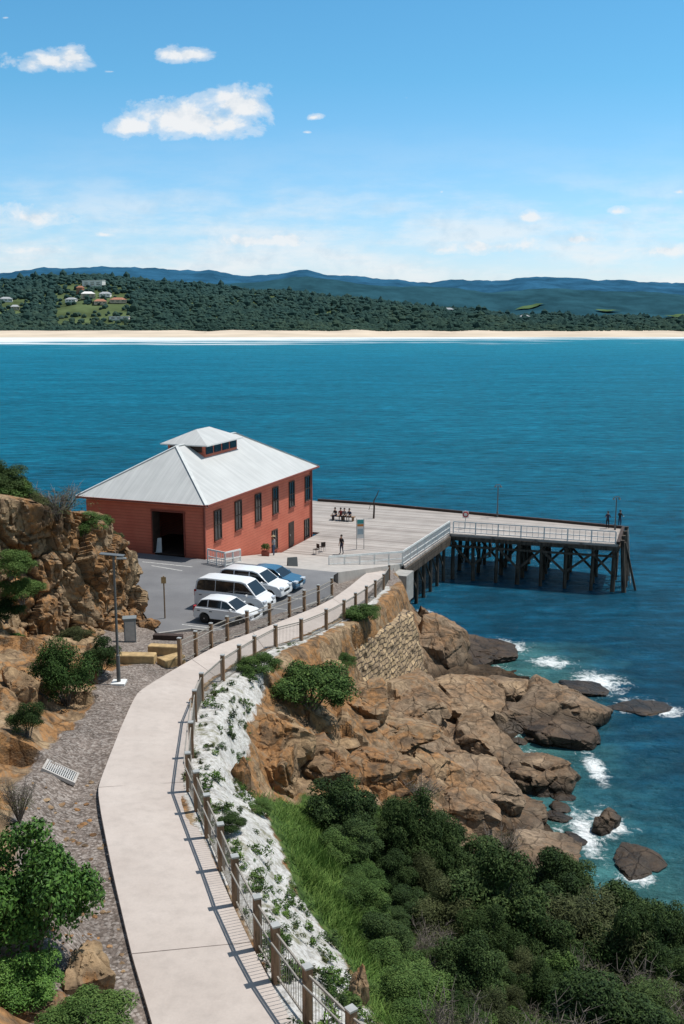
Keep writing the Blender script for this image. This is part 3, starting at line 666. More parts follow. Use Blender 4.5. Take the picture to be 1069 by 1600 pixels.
MB().tube((LE-OV-.3,OV-.09,.3),(LE-OV-.3,OV-.09,ze-.1),.05).build('downpipe',MAT['trim'],shed,smooth=True)
df=MB()
for yy in(dy0-.06,dy1+.06): df.box((OV-.03,yy,(zc+dzt)/2),(.1,.12,dzt-zc))
df.box((OV-.03,(dy0+dy1)/2,dzt+.06),(.1,dy1-dy0+.3,.12));df.build('door_frame',MAT['trim'],shed)
MB().box((OV+.35,dy1-.06,(zc+dzt)/2),(1.0,.06,dzt-zc-.1)).build('door',MAT['darkwood'],shed)
# ------------------------------------------------------------------ wharf
D=[loc2w(13.72,-.2,ZD),loc2w(13.72,11.2,ZD),pz(632,884,ZD),pz(703,834,ZD),pz(966,851,ZD),pz(974,826,ZD),pz(585,789,ZD),pz(497,783,ZD),loc2w(40,-16,ZD),loc2w(24,-16,ZD),loc2w(23,-.2,ZD)]
wh=empty('wharf',(D[3].x,D[3].y,0),RB,'old timber wharf on dark piles reaching right over the sea','wharf')
Wi=Matrix.Rotation(-RB,4,'Z')@Matrix.Translation(-wh.location)
def wl_(p): return Wi@Vector(p)
top=[wl_(p) for p in D];bot=[p-Vector((0,0,.22)) for p in top]
MB().extr(bot,top).build('deck',MAT['deck'],wh)
fas=MB()
for a,b in [(D[2],D[3]),(D[3],D[4]),(D[4],D[5]),(D[5],D[6])]:
    fas.bar(wl_(a)-Vector((0,0,.42)),wl_(b)-Vector((0,0,.42)),.3,.36)
fas.build('edge_beam',MAT['pile'],wh)
kb=MB()
for a,b in [(D[4],D[5]),(D[5],D[6]),(D[6],D[7])]: kb.bar(wl_(a)+Vector((0,0,.14)),wl_(b)+Vector((0,0,.14)),.28,.26)
kb.build('kerb_beam',MAT['darkwood'],wh)
N0,N1=D[3],D[4];nd_=(N1-N0);LN=nd_.length;nu=nd_/LN
inw=Vector((-nu.y,nu.x,0))
bents=[]
for k in range(8):
    s=.3+k*(LN-.6)/7+random.uniform(-.25,.25)*(0<k<7)
    row=[];dep=11.5-7.*(s/LN);nrow=4 if k<5 else 3
    for j in range(nrow):
        p=N0+nu*s+inw*(.25+j*dep/(nrow-1))
        lean=Vector((random.uniform(-.12,.12),random.uniform(-.12,.12),0));r=random.uniform(.15,.22)
        a=wl_(Vector((p.x,p.y,-2.5))+lean);b=wl_(Vector((p.x,p.y,ZD-.75)))
        MB().ptube([a,a.lerp(b,.5)+Vector((random.uniform(-.04,.04),random.uniform(-.04,.04),0)),b],[r*1.1,r,r*.95],10).build('pile',MAT['pile'],wh,smooth=True)
        row.append(p)
    bents.append(row)
    a,b=row[0]-inw*.4,row[-1]+inw*.4
    MB().bar(wl_((a.x,a.y,ZD-.6)),wl_((b.x,b.y,ZD-.6)),.3,.3).build('cap_beam',MAT['pile'],wh)
    for j in range(len(row)-1):
        a,b=row[j],row[j+1]
        if j%2==0: a,b=b,a
        MB().bar(wl_(Vector((a.x,a.y,.9))+nu*.22),wl_(Vector((b.x,b.y,ZD-.9))+nu*.22),.12,.24).build('brace',MAT['pile'],wh)
for k in range(7):
    a,b=bents[k][0],bents[k+1][0]
    if k%2: a,b=b,a
    MB().bar(wl_(Vector((a.x,a.y,ZD-1.0))-inw*.2),wl_(Vector((b.x,b.y,1.6))-inw*.2),.1,.22).build('brace',MAT['pile'],wh)
    a,b=bents[k][1],bents[k+1][1]
    if not k%2: a,b=b,a
    MB().bar(wl_(Vector((a.x,a.y,ZD-1.0))-inw*.2),wl_(Vector((b.x,b.y,1.3))-inw*.2),.1,.22).build('brace',MAT['pile'],wh)
MB().bar(wl_(N0+Vector((0,0,-1.15))-inw*.05),wl_(N1+Vector((0,0,-1.15))-inw*.05),.12,.2).build('waler',MAT['pile'],wh)
M0,M1=D[2],D[3];mdv=(M1-M0);LM=mdv.length;mu=mdv/LM;min_=Vector((-mu.y,mu.x,0))
for k in range(7):
    row=[]
    for j in range(3):
        p=M0+mu*(.4+k*(LM-1.)/6)+min_*(.4+j*3.0);r=random.uniform(.16,.22)
        row.append(p);zb=min(ht(p.x,p.y)-.5,-1.)
        MB().ptube([wl_((p.x,p.y,zb)),wl_((p.x,p.y,ZD-.3))],[r,r*.9],10).build('pile',MAT['pile'],wh,smooth=True)
    if k<6:
        q=row[0]+mu*(LM-1.)/6
        MB().bar(wl_((row[0].x,row[0].y,ZD-.9)),wl_((q.x,q.y,1.4)),.1,.22).build('brace',MAT['pile'],wh)
MB().bar(wl_(M0-Vector((0,0,.85))),wl_(M1-Vector((0,0,.85))),.3,.4).build('edge_beam',MAT['pile'],wh)
E1,E2=D[4],D[5];ed=(E2-E1).normalized();eo_=nu
for k in range(4):
    p=E1+ed*(.4+k*2.2)+eo_*.35
    MB().ptube([wl_((p.x+.5,p.y-.2,-2.5)),wl_((p.x,p.y,ZD+.35))],[.24,.2],10).build('fender_pile',MAT['pile'],wh,smooth=True)
p=E1+ed*1.2+eo_*.5
MB().bar(wl_((p.x+1.6,p.y-.2,-1.5)),wl_((p.x+.05,p.y,ZD)),.2,.2).build('raker',MAT['pile'],wh)
ld=MB()
for s in(0,.5):
    q=p+ed*(1.+s)+eo_*.2;ld.bar(wl_((q.x+.5,q.y,.2)),wl_((q.x,q.y,ZD+1)),.06,.08)
for k in range(11):
    t=k/11;q=p+ed*1.+eo_*(.2+.5*(1-t));q2=q+ed*.5;ld.bar(wl_((q.x,q.y,.5+t*4.6)),wl_((q2.x,q2.y,.5+t*4.6)),.04,.04)
ld.build('ladder',MAT['steel'],wh)
MB().box(wl_(Vector((5.0,80.4,3.2))),(2.0,1.4,2.3)).build('abutment',MAT['kerb'],wh)
def railing(name,label,pts,hgt,step,pickets,mat,cat='railing',wid=.1,rw=.12):
    e=empty(name,pts[0],0,label,cat);Z1=Vector((0,0,1))
    tops=[]
    for i in range(len(pts)-1):
        a,b=pts[i],pts[i+1];L=(b-a).length;nn=max(1,round(L/step))
        for k in range(nn+(1 if i==len(pts)-2 else 0)):
            p=a.lerp(b,k/nn);MB().box(p+Z1*hgt/2,(wid,wid,hgt)).build('post',mat,e,world=True);tops.append(p)
    rl=MB();pk=MB()
    for a,b in zip(tops,tops[1:]):
        for z,w in((hgt+.03,rw),(hgt*.52,.07),(hgt*.14,.07)): rl.bar(a+Z1*z,b+Z1*z,.06,w)
        L=(b-a).length;nn=int(L/pickets)
        for k in range(1,nn):
            p=a.lerp(b,k/nn);pk.box(p+Z1*hgt*.55,(.035,.035,hgt*.84))
    rl.build('rail',mat,e,world=True);pk.build('pickets',mat,e,world=True);return e
ra=pz(514,893,zroad(8.)-.05)
railing('white_railing','long white timber railing along the near edge of the wharf',[ra,D[2]+Vector((-.15,.15,0)),D[3]+Vector((0,.2,0))],1.15,1.9,.13,MAT['white'],rw=.16)
railing('white_railing','open white railing on the outer leg of the wharf above the piles',[D[3]+Vector((.35,.2,0)),D[4]+Vector((-.2,.2,0))],1.15,2.1,.5,MAT['white'],rw=.09)
railing('white_balustrade','short white picket balustrade beside the corner of the red shed',[pz(325,880,ZC),pz(352,886,ZC),pz(376,880,ZC-.35)],1.05,1.2,.16,MAT['white'])
# ------------------------------------------------------------------ footpath fences
def fence(name,label,bases,h,inward=None):
    e=empty(name,bases[0],0,label,'fence');Z1=Vector((0,0,1))
    for i,p in enumerate(bases):
        q=bases[min(i+1,len(bases)-1)]-bases[max(i-1,0)];an=math.atan2(q.y,q.x);Rm=Matrix.Rotation(an,3,'Z')
        po=MB().box(p+Z1*(h/2-.1),(.16,.16,h+.2),Rm).build('post',MAT['timber'],e,world=True,bevel=.008)
        MB().box(p+Z1*(h+.025),(.18,.18,.04),Rm).build('cap',MAT['steel'],po).location=(-e.location)
    for a,b in zip(bases,bases[1:]):
        d=(b-a).normalized();a2=a+d*.08;b2=b-d*.08;pn=MB()
        for z in(.12,h-.14): pn.bar(a2+Z1*z,b2+Z1*z,.035,.045)
        L=(b2-a2).length;nn=max(2,int(L/.115))
        for k in range(1,nn):
            p=a2.lerp(b2,k/nn);pn.box(p+Z1*(h/2),(.011,.011,h-.26))
        pn.build('panel',MAT['wire'],e,world=True)
    if inward:
        hp=[]
        for i,p in enumerate(bases):
            q=(bases[min(i+1,len(bases)-1)]-bases[max(i-1,0)]).normalized();sd=Vector((-q.y,q.x,0))*inward
            hp.append(p+sd*.13+Z1*(h-.3))
        MB().ptube(hp,.021,8).build('handrail',MAT['rail'],e,world=True,smooth=True)
    return e
RF=[(650,1760),(540,1672),(473,1600),(424,1530),(396,1482),(362,1413),(340,1358),(319,1308),(303,1268),(290,1236),(295,1183),(301,1128),(312,1098),(345,1066),(371,1048),(395,1032),(428,1013),(468,1002),(507,985),(535,969),(553,957),(570,945),(584,935),(597,924),(606,908)]
fence('footpath_fence','long timber post and wire fence on the sea side of the footpath',[pz(a,b,zR(b))+Vector((.1,0,-.02)) for a,b in RF],1.25,1)
LF=[(284,1036),(309,1024),(333,1010),(358,998),(389,988),(424,974),(455,962),(478,952),(500,943),(521,931)]
fence('car_park_fence','shorter timber post and wire fence between the cars and the footpath',[pz(a,b,zL(b))+Vector((-.1,.1,-.05)) for a,b in LF],1.2,-1)
ed_=MB();EP=[(508,1003),(548,983),(582,962),(604,940),(614,922)]
EPw=[pz(a,b,zR(b)-.55) for a,b in EP]
for a,b in zip(EPw,EPw[1:]): ed_.bar(a,b,.15,.5)
tag(ed_.build('timber_edging',MAT['timber']),'low timber retaining edging below the fence near the wharf end','edging')
# ------------------------------------------------------------------ stone retaining wall
def m_stone():
    m,nt,b=newmat('stacked_stone');uv=nd(nt,'ShaderNodeUVMap').outputs[0]
    pos=nd(nt,'ShaderNodeNewGeometry').outputs['Position']
    wob=nd(nt,'ShaderNodeVectorMath',{0:uv,1:nd(nt,'ShaderNodeVectorMath',{0:nd(nt,'ShaderNodeTexNoise',{'Vector':pos,'Scale':1.8,'Detail':3}).outputs[1],'Scale':.24},operation='SCALE').outputs[0]},operation='ADD').outputs[0]
    br=nd(nt,'ShaderNodeTexBrick',{'Vector':wob,'Color1':c4((.52,.37,.21)),'Color2':c4((.28,.195,.12)),'Mortar':c4((.07,.052,.037)),'Scale':1.,'Mortar Size':.035,'Bias':-.05,'Brick Width':.56,'Row Height':.3,'Mortar Smooth':.3})
    n=noi(nt,pos,1.3,6);n2=noi(nt,pos,7,7)
    col=mx(nt,.55,br.outputs[0],ramp(nt,n,[(.3,.5),(.7,1.2)]),'MULTIPLY');col=mx(nt,.6,col,ramp(nt,n2,[(.3,.5),(.7,1.25)]),'MULTIPLY')
    nt.links.new(col,b.inputs['Base Color']);b.inputs['Roughness'].default_value=.9
    bump(nt,b,ma(nt,'ADD',ma(nt,'MULTIPLY',br.outputs[1],-1.),ma(nt,'MULTIPLY',n2,.6)),.9,.09);return m
def pl_(P,s):
    t=s*(len(P)-1);i=min(int(t),len(P)-2);return P[i].lerp(P[i+1],t-i)
NX,NY=110,40;V=[];UV=[];LW=(WT[-1]-WT[0]).length
for j in range(NY+2):
    for i in range(NX):
        s=i/(NX-1);t=min(1,max(0,(j-1)/(NY-1)))
        p=pl_(WT,s).lerp(pl_(WB,s)-Vector((0,0,.4)),t)
        if j==0: p=p-wo_*1.4+Vector((0,0,.25))
        else: p=p+wo_*(mn.fractal(p*1.6,1,2,4)*.16+.12)+Vector((0,0,mn.noise(Vector((s*11,0,0)))*.3*(1-t)))
        V.append(p);UV.append((s*LW,(p.z if j else p.z+.4)*1.05))
sw=np_mesh('stone_wall',V,grid_faces(NX,NY+2),m_stone())
ul=sw.data.uv_layers.new(name='UVMap')
for lp in sw.data.loops: ul.data[lp.index].uv=UV[lp.vertex_index]
tag(sw,'stacked sandstone retaining wall below the end of the footpath','wall')
# ------------------------------------------------------------------ boulders
def boulder(px0,py0,px1,py1,label,group=None,flatten=None,sub=5,seed=None):
    seed=seed or int(px0*7+py1);rr=random.Random(seed)
    b=hit((px0+px1)/2,py1-(py1-py0)*.14)
    dist=b.y*CP+(H-b.z)*SP;w=(px1-px0)*dist/F;him=(py1-py0)*dist/F
    dep=math.atan2(H-b.z,b.y);dp=min(w*.95,him/math.sin(dep)*.85);h=max((him-dp*math.sin(dep)*.75)/math.cos(dep),.24*w)
    if flatten: h=flatten*w
    bm=bmesh.new();bmesh.ops.create_icosphere(bm,subdivisions=sub,radius=1)
    pl=[]
    for k in range(9):
        v=Vector((rr.gauss(0,1),rr.gauss(0,1),rr.gauss(0,1)*.6)).normalized();pl.append((v,rr.uniform(.56,.95)))
    for k in range(3): pl.append((Vector((rr.uniform(-.6,.6),rr.uniform(-.7,.3),1)).normalized(),rr.uniform(.46,.7)))
    so=Vector((seed%91,seed%37,seed%53))
    for v in bm.verts:
        d=v.co.normalized();r=1.25
        for n_,hh in pl:
            c=d.dot(n_)
            if c>.05: r=min(r,hh/c)
        q=d*r*1.6+so
        f1,e1=facet(q,.75,.75);f2,e2=facet(q,2.4,.7)
        r+=mn.fractal(q*1.6,1,2,5)*.03+f1*.12+f2*.035-.05*max(0,.08-e1)/.08
        v.co=d*r
    rot=Matrix.Rotation(rr.uniform(-.6,.6),4,'Z')
    for v in bm.verts:
        c=rot@v.co; v.co=Vector((c.x*w*.57,c.y*dp*.64,c.z*h*.78))
    me=bpy.data.meshes.new('boulder');bm.to_mesh(me);bm.free();me.materials.append(MAT['boulder'])
    me.polygons.foreach_set('use_smooth',[True]*len(me.polygons));me.set_sharp_from_angle(angle=R(26))
    o=bpy.data.objects.new('boulder',me);COL.objects.link(o)
    o.location=(b.x,b.y+dp*.34,b.z+h*.10);return tag(o,label,'rock',group)
G1='boulders tumbled along the shore';G2='rocks of the outcrop below the footpath'
BL=[(640,955,722,1040,'brown slab of rock at the foot of the stone wall by the water'),
(700,1000,825,1042,'dark low wet rock reaching out to sea below the wharf',.16),
(648,1036,770,1125,'broad tan rock slab just below the stone wall'),
(740,1040,830,1120,'tan rock between the broad slab and the seaward boulder'),
(803,1044,935,1135,'large brown boulder farthest out to sea with a flat top'),
(765,1085,860,1150,'squarish brown boulder left of the farthest large boulder'),
(828,1112,922,1172,'rounded boulder below the large flat topped sea boulder'),
(798,1165,928,1255,'large smooth boulder at the waterline halfway down the shore'),
(690,1105,805,1195,'cracked tan boulder in the middle of the shore rocks'),
(690,1180,805,1262,'long brown rock leading down to the smooth waterline boulder'),
(752,1240,870,1305,'brown rock ledge above the lowest shore boulders'),
(782,1288,922,1380,'large orange brown boulder lowest on the shore above the shrubs'),
(958,1328,1032,1370,'small isolated brown rock standing in the sea at right'),
(928,1258,968,1306,'small dark wet rock in the foam off the shore'),
(965,1092,1040,1118,'flat dark rock awash in white foam at far right',.07),
(885,1055,950,1088,'dark wet rock at the seaward end of the boulders',.14)]
for b in BL: boulder(*b[:4],b[4],G1,b[5] if len(b)>5 else None)
BO=[(382,1095,480,1180,'orange brown outcrop rock right beside the white mulch strip'),(385,1160,470,1242,'lowest orange rock of the outcrop beside the mulch strip'),
(455,1145,560,1238,'steep rust coloured rock face in the outcrop under the round bush'),(540,1155,640,1240,'dark fissured rock at the foot of the outcrop'),
(470,1020,545,1072,'tan rock behind the round green bush'),(520,1050,606,1122,'orange rock beside the foot of the stone wall'),
(560,1100,670,1176,'sloping brown slab in the middle of the outcrop'),(620,1155,720,1238,'grey brown rock joining the outcrop to the shore'),
(596,1062,690,1132,'tan ledge along the foot of the stone wall'),(680,1225,770,1290,'brown rock just above the shrub thicket')]
for b in BO: boulder(*b[:4],b[4],G2)
GL='small loose stones between the shore boulders'
rs=random.Random(5)
for k in range(34):
    for _ in range(20):
        px=rs.uniform(480,900);py=rs.uniform(1040,1360)
        if inp1(px,py,[(480,1080),(600,1095),(670,1062),(800,1060),(930,1140),(900,1240),(900,1350),(800,1340),(700,1260),(480,1235)]): break
    s=rs.uniform(14,38);boulder(px-s/2,py-s*.3,px+s/2,py+s*.3,'small brown stone lying among the larger shore rocks',GL,None,3,seed=900+k)
for px0,py0,px1,py1,l in[(92,1462,175,1572,'large orange rock at lower left beside the gravel'),(20,1545,110,1610,'brown rock at the bottom left corner under the leafy bush'),(0,1030,60,1100,'dark rock at the left edge below the cliff'),(360,1170,386,1232,'upright grey stone at the edge of the mulch strip'),(215,958,245,985,'small tan rock at the foot of the cliff beside the road'),(545,1505,580,1580,'grey stone between the mulch strip and the lower thicket')]:
    boulder(px0,py0,px1,py1,l)
GS='loose stones scattered over the gravel'
for k in range(110):
    px=rs.uniform(35,195);py=rs.uniform(1215,1520)
    if px>150+(py-1230)*.16: continue
    s=rs.uniform(4,11);boulder(px-s/2,py-s*.3,px+s/2,py+s*.3,'small grey brown stone lying loose on the gravel left of the footpath',GS,None,2,seed=2000+k)
# ------------------------------------------------------------------ vegetation
def leafcloud(name,blobs,nleaf,ll,lw,mat,seed,parent=None,fill=.25):
    g=np.random.default_rng(seed);bl=np.array(blobs);wts=bl[:,3]*bl[:,4];wts=wts/wts.sum()
    k=g.choice(len(bl),nleaf,p=wts);d=g.normal(size=(nleaf,3));d/=np.linalg.norm(d,axis=1)[:,None];d[:,2]=np.where(d[:,2]<-.35,-d[:,2],d[:,2])
    rad=np.where(g.random(nleaf)<fill,g.uniform(.35,.9,nleaf),g.uniform(.82,1.22,nleaf))
    c=bl[k,:3]+d*bl[k,3:6]*rad[:,None];c[:,2]=np.maximum(c[:,2],.02)
    nn=d+g.normal(size=(nleaf,3))*.6+np.array([0,0,.35]);nn/=np.linalg.norm(nn,axis=1)[:,None]
    ax=np.cross(nn,g.normal(size=(nleaf,3)));ax/=np.linalg.norm(ax,axis=1)[:,None];sd=np.cross(nn,ax)
    L=(ll*g.uniform(.6,1.3,nleaf))[:,None];W=(lw*g.uniform(.7,1.2,nleaf))[:,None]
    V=np.stack([c-ax*L*.5,c+sd*W*.5-nn*L*.08,c+ax*L*.5,c-sd*W*.5-nn*L*.08],1).reshape(-1,3)
    return np_mesh(name,V,np.arange(nleaf*4).reshape(-1,4),mat,parent,smooth=False)
def mkblobs(seed,nb,flat=.7):
    g=random.Random(seed);out=[(0,0,.36*flat,.3,.3,.36*flat)]
    for k in range(nb):
        a=g.uniform(0,6.28);r=math.sqrt(g.uniform(.02,1))*.42;s=g.uniform(.065,.17)
        top=math.sqrt(max(.05,1-(r/.5)**2))
        out.append((math.cos(a)*r,math.sin(a)*r,g.uniform(.35,.95)*flat*top,s,s,s*g.uniform(.7,1.2)))
    return out
PROTO={}
def mk_proto(kind,seed,nb,nleaf,ll,lw,mat,flat,fill=.25):
    root=empty('coastal_shrub',(0,0,-60))
    bl=mkblobs(seed,nb,flat);leafcloud('foliage',bl,nleaf,ll,lw,mat,seed,root,fill=fill)
    st=MB();g=random.Random(seed)
    for b in bl[1:8]:
        st.ptube([(g.uniform(-.05,.05),g.uniform(-.05,.05),-.08),(b[0]*.45,b[1]*.45,b[2]*.5),(b[0],b[1],b[2])],[.018,.012,.005],5)
    st.build('stem',MAT['twig'],root,smooth=True);PROTO[kind]=root;root['used']=0
mk_proto('dark1',1,32,17000,.036,.019,MAT['leafdark'],.85);mk_proto('dark2',2,40,17000,.045,.012,MAT['leafdark'],.75)
mk_proto('mid1',3,32,16000,.038,.02,MAT['leafmid'],.85);mk_proto('mid2',4,36,16000,.036,.016,MAT['leafmid'],.65)
mk_proto('bright',5,34,20000,.037,.02,MAT['leafbright'],.85);mk_proto('olive',6,36,13000,.046,.012,MAT['leafolive'],.7)
def mk_twig(kind,seed):
    root=empty('dry_bush',(0,0,-60));g=random.Random(seed);st=MB()
    for k in range(30):
        a=g.uniform(0,6.28);r=g.uniform(.15,.45);z=g.uniform(.3,.75);m=Vector((math.cos(a)*r*.5,math.sin(a)*r*.5,z*.55));t=Vector((math.cos(a)*r,math.sin(a)*r,z))
        st.ptube([(0,0,-.06),m,t],[.014,.009,.003],4)
        for q in range(14):
            s=m.lerp(t,g.random());e=s+Vector((g.uniform(-.16,.16),g.uniform(-.16,.16),g.uniform(.0,.18)));st.ptube([s,e],[.004,.0015],3)
    st.build('branches',MAT['twig'],root)
    leafcloud('foliage',mkblobs(seed,12,.75),900,.035,.012,MAT['leafolive'],seed,root);PROTO[kind]=root;root['used']=0
mk_twig('twig',11)
def shrub(kind,px0,py0,px1,py1,label,group=None,basefrac=.1,cat='shrub',at=None,wh_=None):
    pr=PROTO[kind]
    if at is None:
        b=hit((px0+px1)/2,py1-(py1-py0)*basefrac)
        dist=b.y*CP+(H-b.z)*SP;w=(px1-px0)*dist/F;him=(py1-py0)*dist/F
        dep=math.atan2(H-b.z,b.y);h=max((him-w*.7*math.sin(dep))/math.cos(dep),w*.45)
    else: b=at;w,h=wh_
    if pr['used']==0: o=pr;pr['used']=1
    else: o=copy_tree(pr)
    o.location=(b.x,b.y+w*.2*(at is None),b.z);o.rotation_euler=(0,0,random.uniform(0,6.28));o.scale=(w,w,h*1.2)
    if 'used' in o and o is not pr: del o['used']
    return tag(o,label,cat,group)
shrub('mid1',412,1018,552,1130,'round dense green bush on top of the rock outcrop beside the mulch strip')
shrub('mid2',42,985,150,1118,'large round green bush beside the tall lamp post')
shrub('dark1',128,995,186,1062,'smaller dark bush between the round bush and the lamp post')
shrub('dark2',10,1090,70,1160,'dark low bush at the left edge below the cliff')
shrub('twig',-10,1210,62,1300,'grey twiggy dry bush at the left edge beside the gravel',cat='bush')
shrub('bright',-70,1290,150,1560,'large glossy bright green bush filling the lower left')
shrub('bright',-30,1480,90,1600,'leafy green bush at the bottom left corner behind the orange rock')
shrub('mid1',60,1560,200,1640,'low leafy plant at the very bottom left beside the path')
for px,py,w,h,k,l in[(20,758,3.2,1.8,'mid1','green shrub on top of the cliff at the left edge'),(92,772,3.6,2.2,'twig','grey leafless bush on the cliff top'),(140,806,2.8,1.5,'mid2','green shrub hanging over the cliff edge near the shed'),(48,778,2.8,1.3,'olive','olive shrub in front of the grey cliff top bush'),(0,735,3.,1.8,'dark1','dark shrub highest at the left edge'),(172,832,1.8,.9,'olive','low olive growth at the right end of the cliff top'),(18,868,2.6,1.5,'mid2','green shrub clinging to the upper cliff face'),(34,912,2.2,1.3,'mid1','green shrub halfway down the cliff face'),(8,945,2,1.2,'dark1','dark shrub low on the cliff face at the left edge'),(120,985,2.,1.,'olive','olive shrub at the foot of the cliff'),(20,1000,2.4,1.2,'mid1','green shrub at the left edge at the foot of the cliff')]:
    Yc=52.5 if py<830 else 47.4
    if px>110: Yc=54.5 if py<900 else 50.5
    if px>165: Yc=57.
    p=pY(px,py+h*8,Yc);shrub(k,0,0,0,0,l,'shrubs on the cliff',at=p-Vector((0,0,h*.45)),wh_=(w,h))
GT='shrubs of the thicket on the slope above the shore';lab={'dark1':'dense dark green shrub in the thicket above the shore rocks','dark2':'fine leaved dark shrub in the thicket on the lower slope','mid1':'mid green shrub in the thicket on the lower slope','mid2':'low spreading green shrub in the thicket','olive':'olive brown shrub at the edge of the thicket','twig':'dry twiggy bush among the thicket','bright':'bright green leafy shrub in the thicket'}
rt=random.Random(21);TP=[(490,1262),(600,1265),(700,1335),(830,1395),(930,1405),(1069,1430),(1110,1500),(1110,1700),(690,1700),(600,1560),(560,1440),(520,1340)]
pts=[]
for k in range(1700):
    px=rt.uniform(440,1120);py=rt.uniform(1255,1720)
    if not inp1(px,py,TP): continue
    p=hit(px,py)
    if p.z<.4: continue
    w=rt.choice([1.2,1.6,2.1,2.7,3.4])*rt.uniform(.85,1.1)
    if px<600+(py-1300)*.3: w=min(w,1.7)
    if any((p-q).length<(w+w2)*.3 for q,w2 in pts): continue
    pts.append((p,w))
for p,w in pts:
    px,py=proj(p.x,p.y,p.z);rnk=rt.random();left=px<590+(py-1300)*.28
    if left: k='mid2' if rnk<.5 else('mid1' if rnk<.85 else 'dark1')
    else: k='dark1' if rnk<.34 else('dark2' if rnk<.64 else('mid1' if rnk<.72 else('olive' if rnk<.88 else 'twig')))
    h=w*rt.uniform(.55,1.05)*(.7 if left else 1)
    if py<1330: w*=.8;h*=.8
    shrub(k,0,0,0,0,lab[k],GT,at=p-Vector((0,0,.15)),wh_=(w,h),cat='shrub' if k!='twig' else 'bush')
for px0,py0,px1,py1,k,l in[(470,1205,600,1330,'dark1','rounded dark shrub directly below the rock outcrop'),(590,1230,720,1400,'dark2','tall dark shrub in the centre of the thicket near the rocks'),(500,1275,600,1360,'dark1','dark leafy shrub with glossy top beside the green grass'),(620,1205,700,1270,'twig','dry brown bush at the foot of the outcrop'),(740,1285,830,1370,'twig','dry brown bush above the lowest shore boulder'),(820,1365,1040,1560,'olive','broad olive shrub at lower right above the sea'),(335,1265,385,1310,'dark1','small dark bush at the lower edge of the mulch strip'),(365,1030,440,1060,'mid2','low green plants at the top of the mulch strip'),(505,1025,560,1052,'mid2','low green shrub on the rock near the stone wall'),(535,945,600,980,'mid1','green ground plants beside the fence near the wharf'),(1000,1410,1100,1540,'dark1','dark shrub at the right edge above the shallow water'),(385,1245,430,1278,'mid1','small green bush between mulch strip and outcrop'),(690,1300,800,1400,'dark1','dark rounded shrub above the lowest shore rocks')]:
    shrub(k,px0,py0,px1,py1,l)
def tuft(seed,mat,nl,h,sp):
    g=random.Random(seed);bl=[(g.uniform(-sp,sp),g.uniform(-sp,sp),g.uniform(.1,.6)*h,sp*.7,sp*.7,h*.5) for _ in range(5)]
    return leafcloud('coastal_plant',bl,nl,.11,.035,mat,seed,fill=.5)
tfs=[tuft(1,MAT['leafmid'],110,.3,.15),tuft(2,MAT['leafdark'],90,.34,.12),tuft(3,MAT['leafmid'],110,.2,.2),tuft(4,MAT['leafolive'],80,.16,.14),tuft(5,MAT['grass'],90,.3,.1)]
uses=[0]*5;rt=random.Random(3);c_=0
for k in range(4500):
    if c_>=297: break
    px=rt.uniform(285,600);py=1005+(rt.random()**.9)*640
    if not inp1(px,py,WHITE): continue
    p=hit(px,py)
    if mn.noise(Vector((p.x*.6,p.y*.6,2)))<rt.uniform(-.5,.2): continue
    if min((Vector(p.xy)-Vector(q.xy)).length for q in Rd)<.25: continue
    i=rt.randrange(5)
    o=tfs[i] if uses[i]==0 else tfs[i].copy()
    if uses[i]: COL.objects.link(o)
    uses[i]+=1;c_+=1;s=rt.uniform(.4,1.05)*(1.5 if rt.random()<.14 else 1)
    o.location=p-Vector((0,0,.02));o.scale=(s,s,s*rt.uniform(.7,1.2));o.rotation_euler=(0,0,rt.uniform(0,6.28))
    tag(o,'small green coastal plant set in the white mulch strip beside the fence','plant','young plants in the white mulch strip')
def grass(name,poly,nbl,h,mat,seed,label):
    g=random.Random(seed);V=[];xs_=[a for a,_ in poly];ys_=[b for _,b in poly];c=0
    while c<nbl:
        px=g.uniform(min(xs_),max(xs_));py=g.uniform(min(ys_),max(ys_))
        if not inp1(px,py,poly): continue
        p=hit(px,py);hs_=.5+.9*max(0,mn.noise(Vector((p.x*.7,p.y*.7,5)))+.5)
        for q in range(14):
            b=np.array([p.x+g.gauss(0,.2),p.y+g.gauss(0,.2),0]);b[2]=ht(b[0],b[1])-.02;a=g.uniform(0,6.28);hh=h*hs_*g.uniform(.4,1.1);w=np.array([math.cos(a),math.sin(a),0])*.013
            t=b+np.array([g.gauss(0,.14),g.gauss(0,.14),hh]);V+=[b-w,b+w,t+w*.2,t-w*.2]
        c+=1
    o=np_mesh(name,np.array(V),np.arange(len(V)).reshape(-1,4),mat,smooth=False);return tag(o,label,'grass',kind='stuff')
grass('grass',[(400,1245),(440,1250),(520,1280),(570,1400),(640,1560),(700,1670),(650,1670),(600,1600),(540,1480),(485,1400),(455,1330),(425,1270)],2000,.26,MAT['grass'],4,'bright green grass between the mulch strip and the thicket')
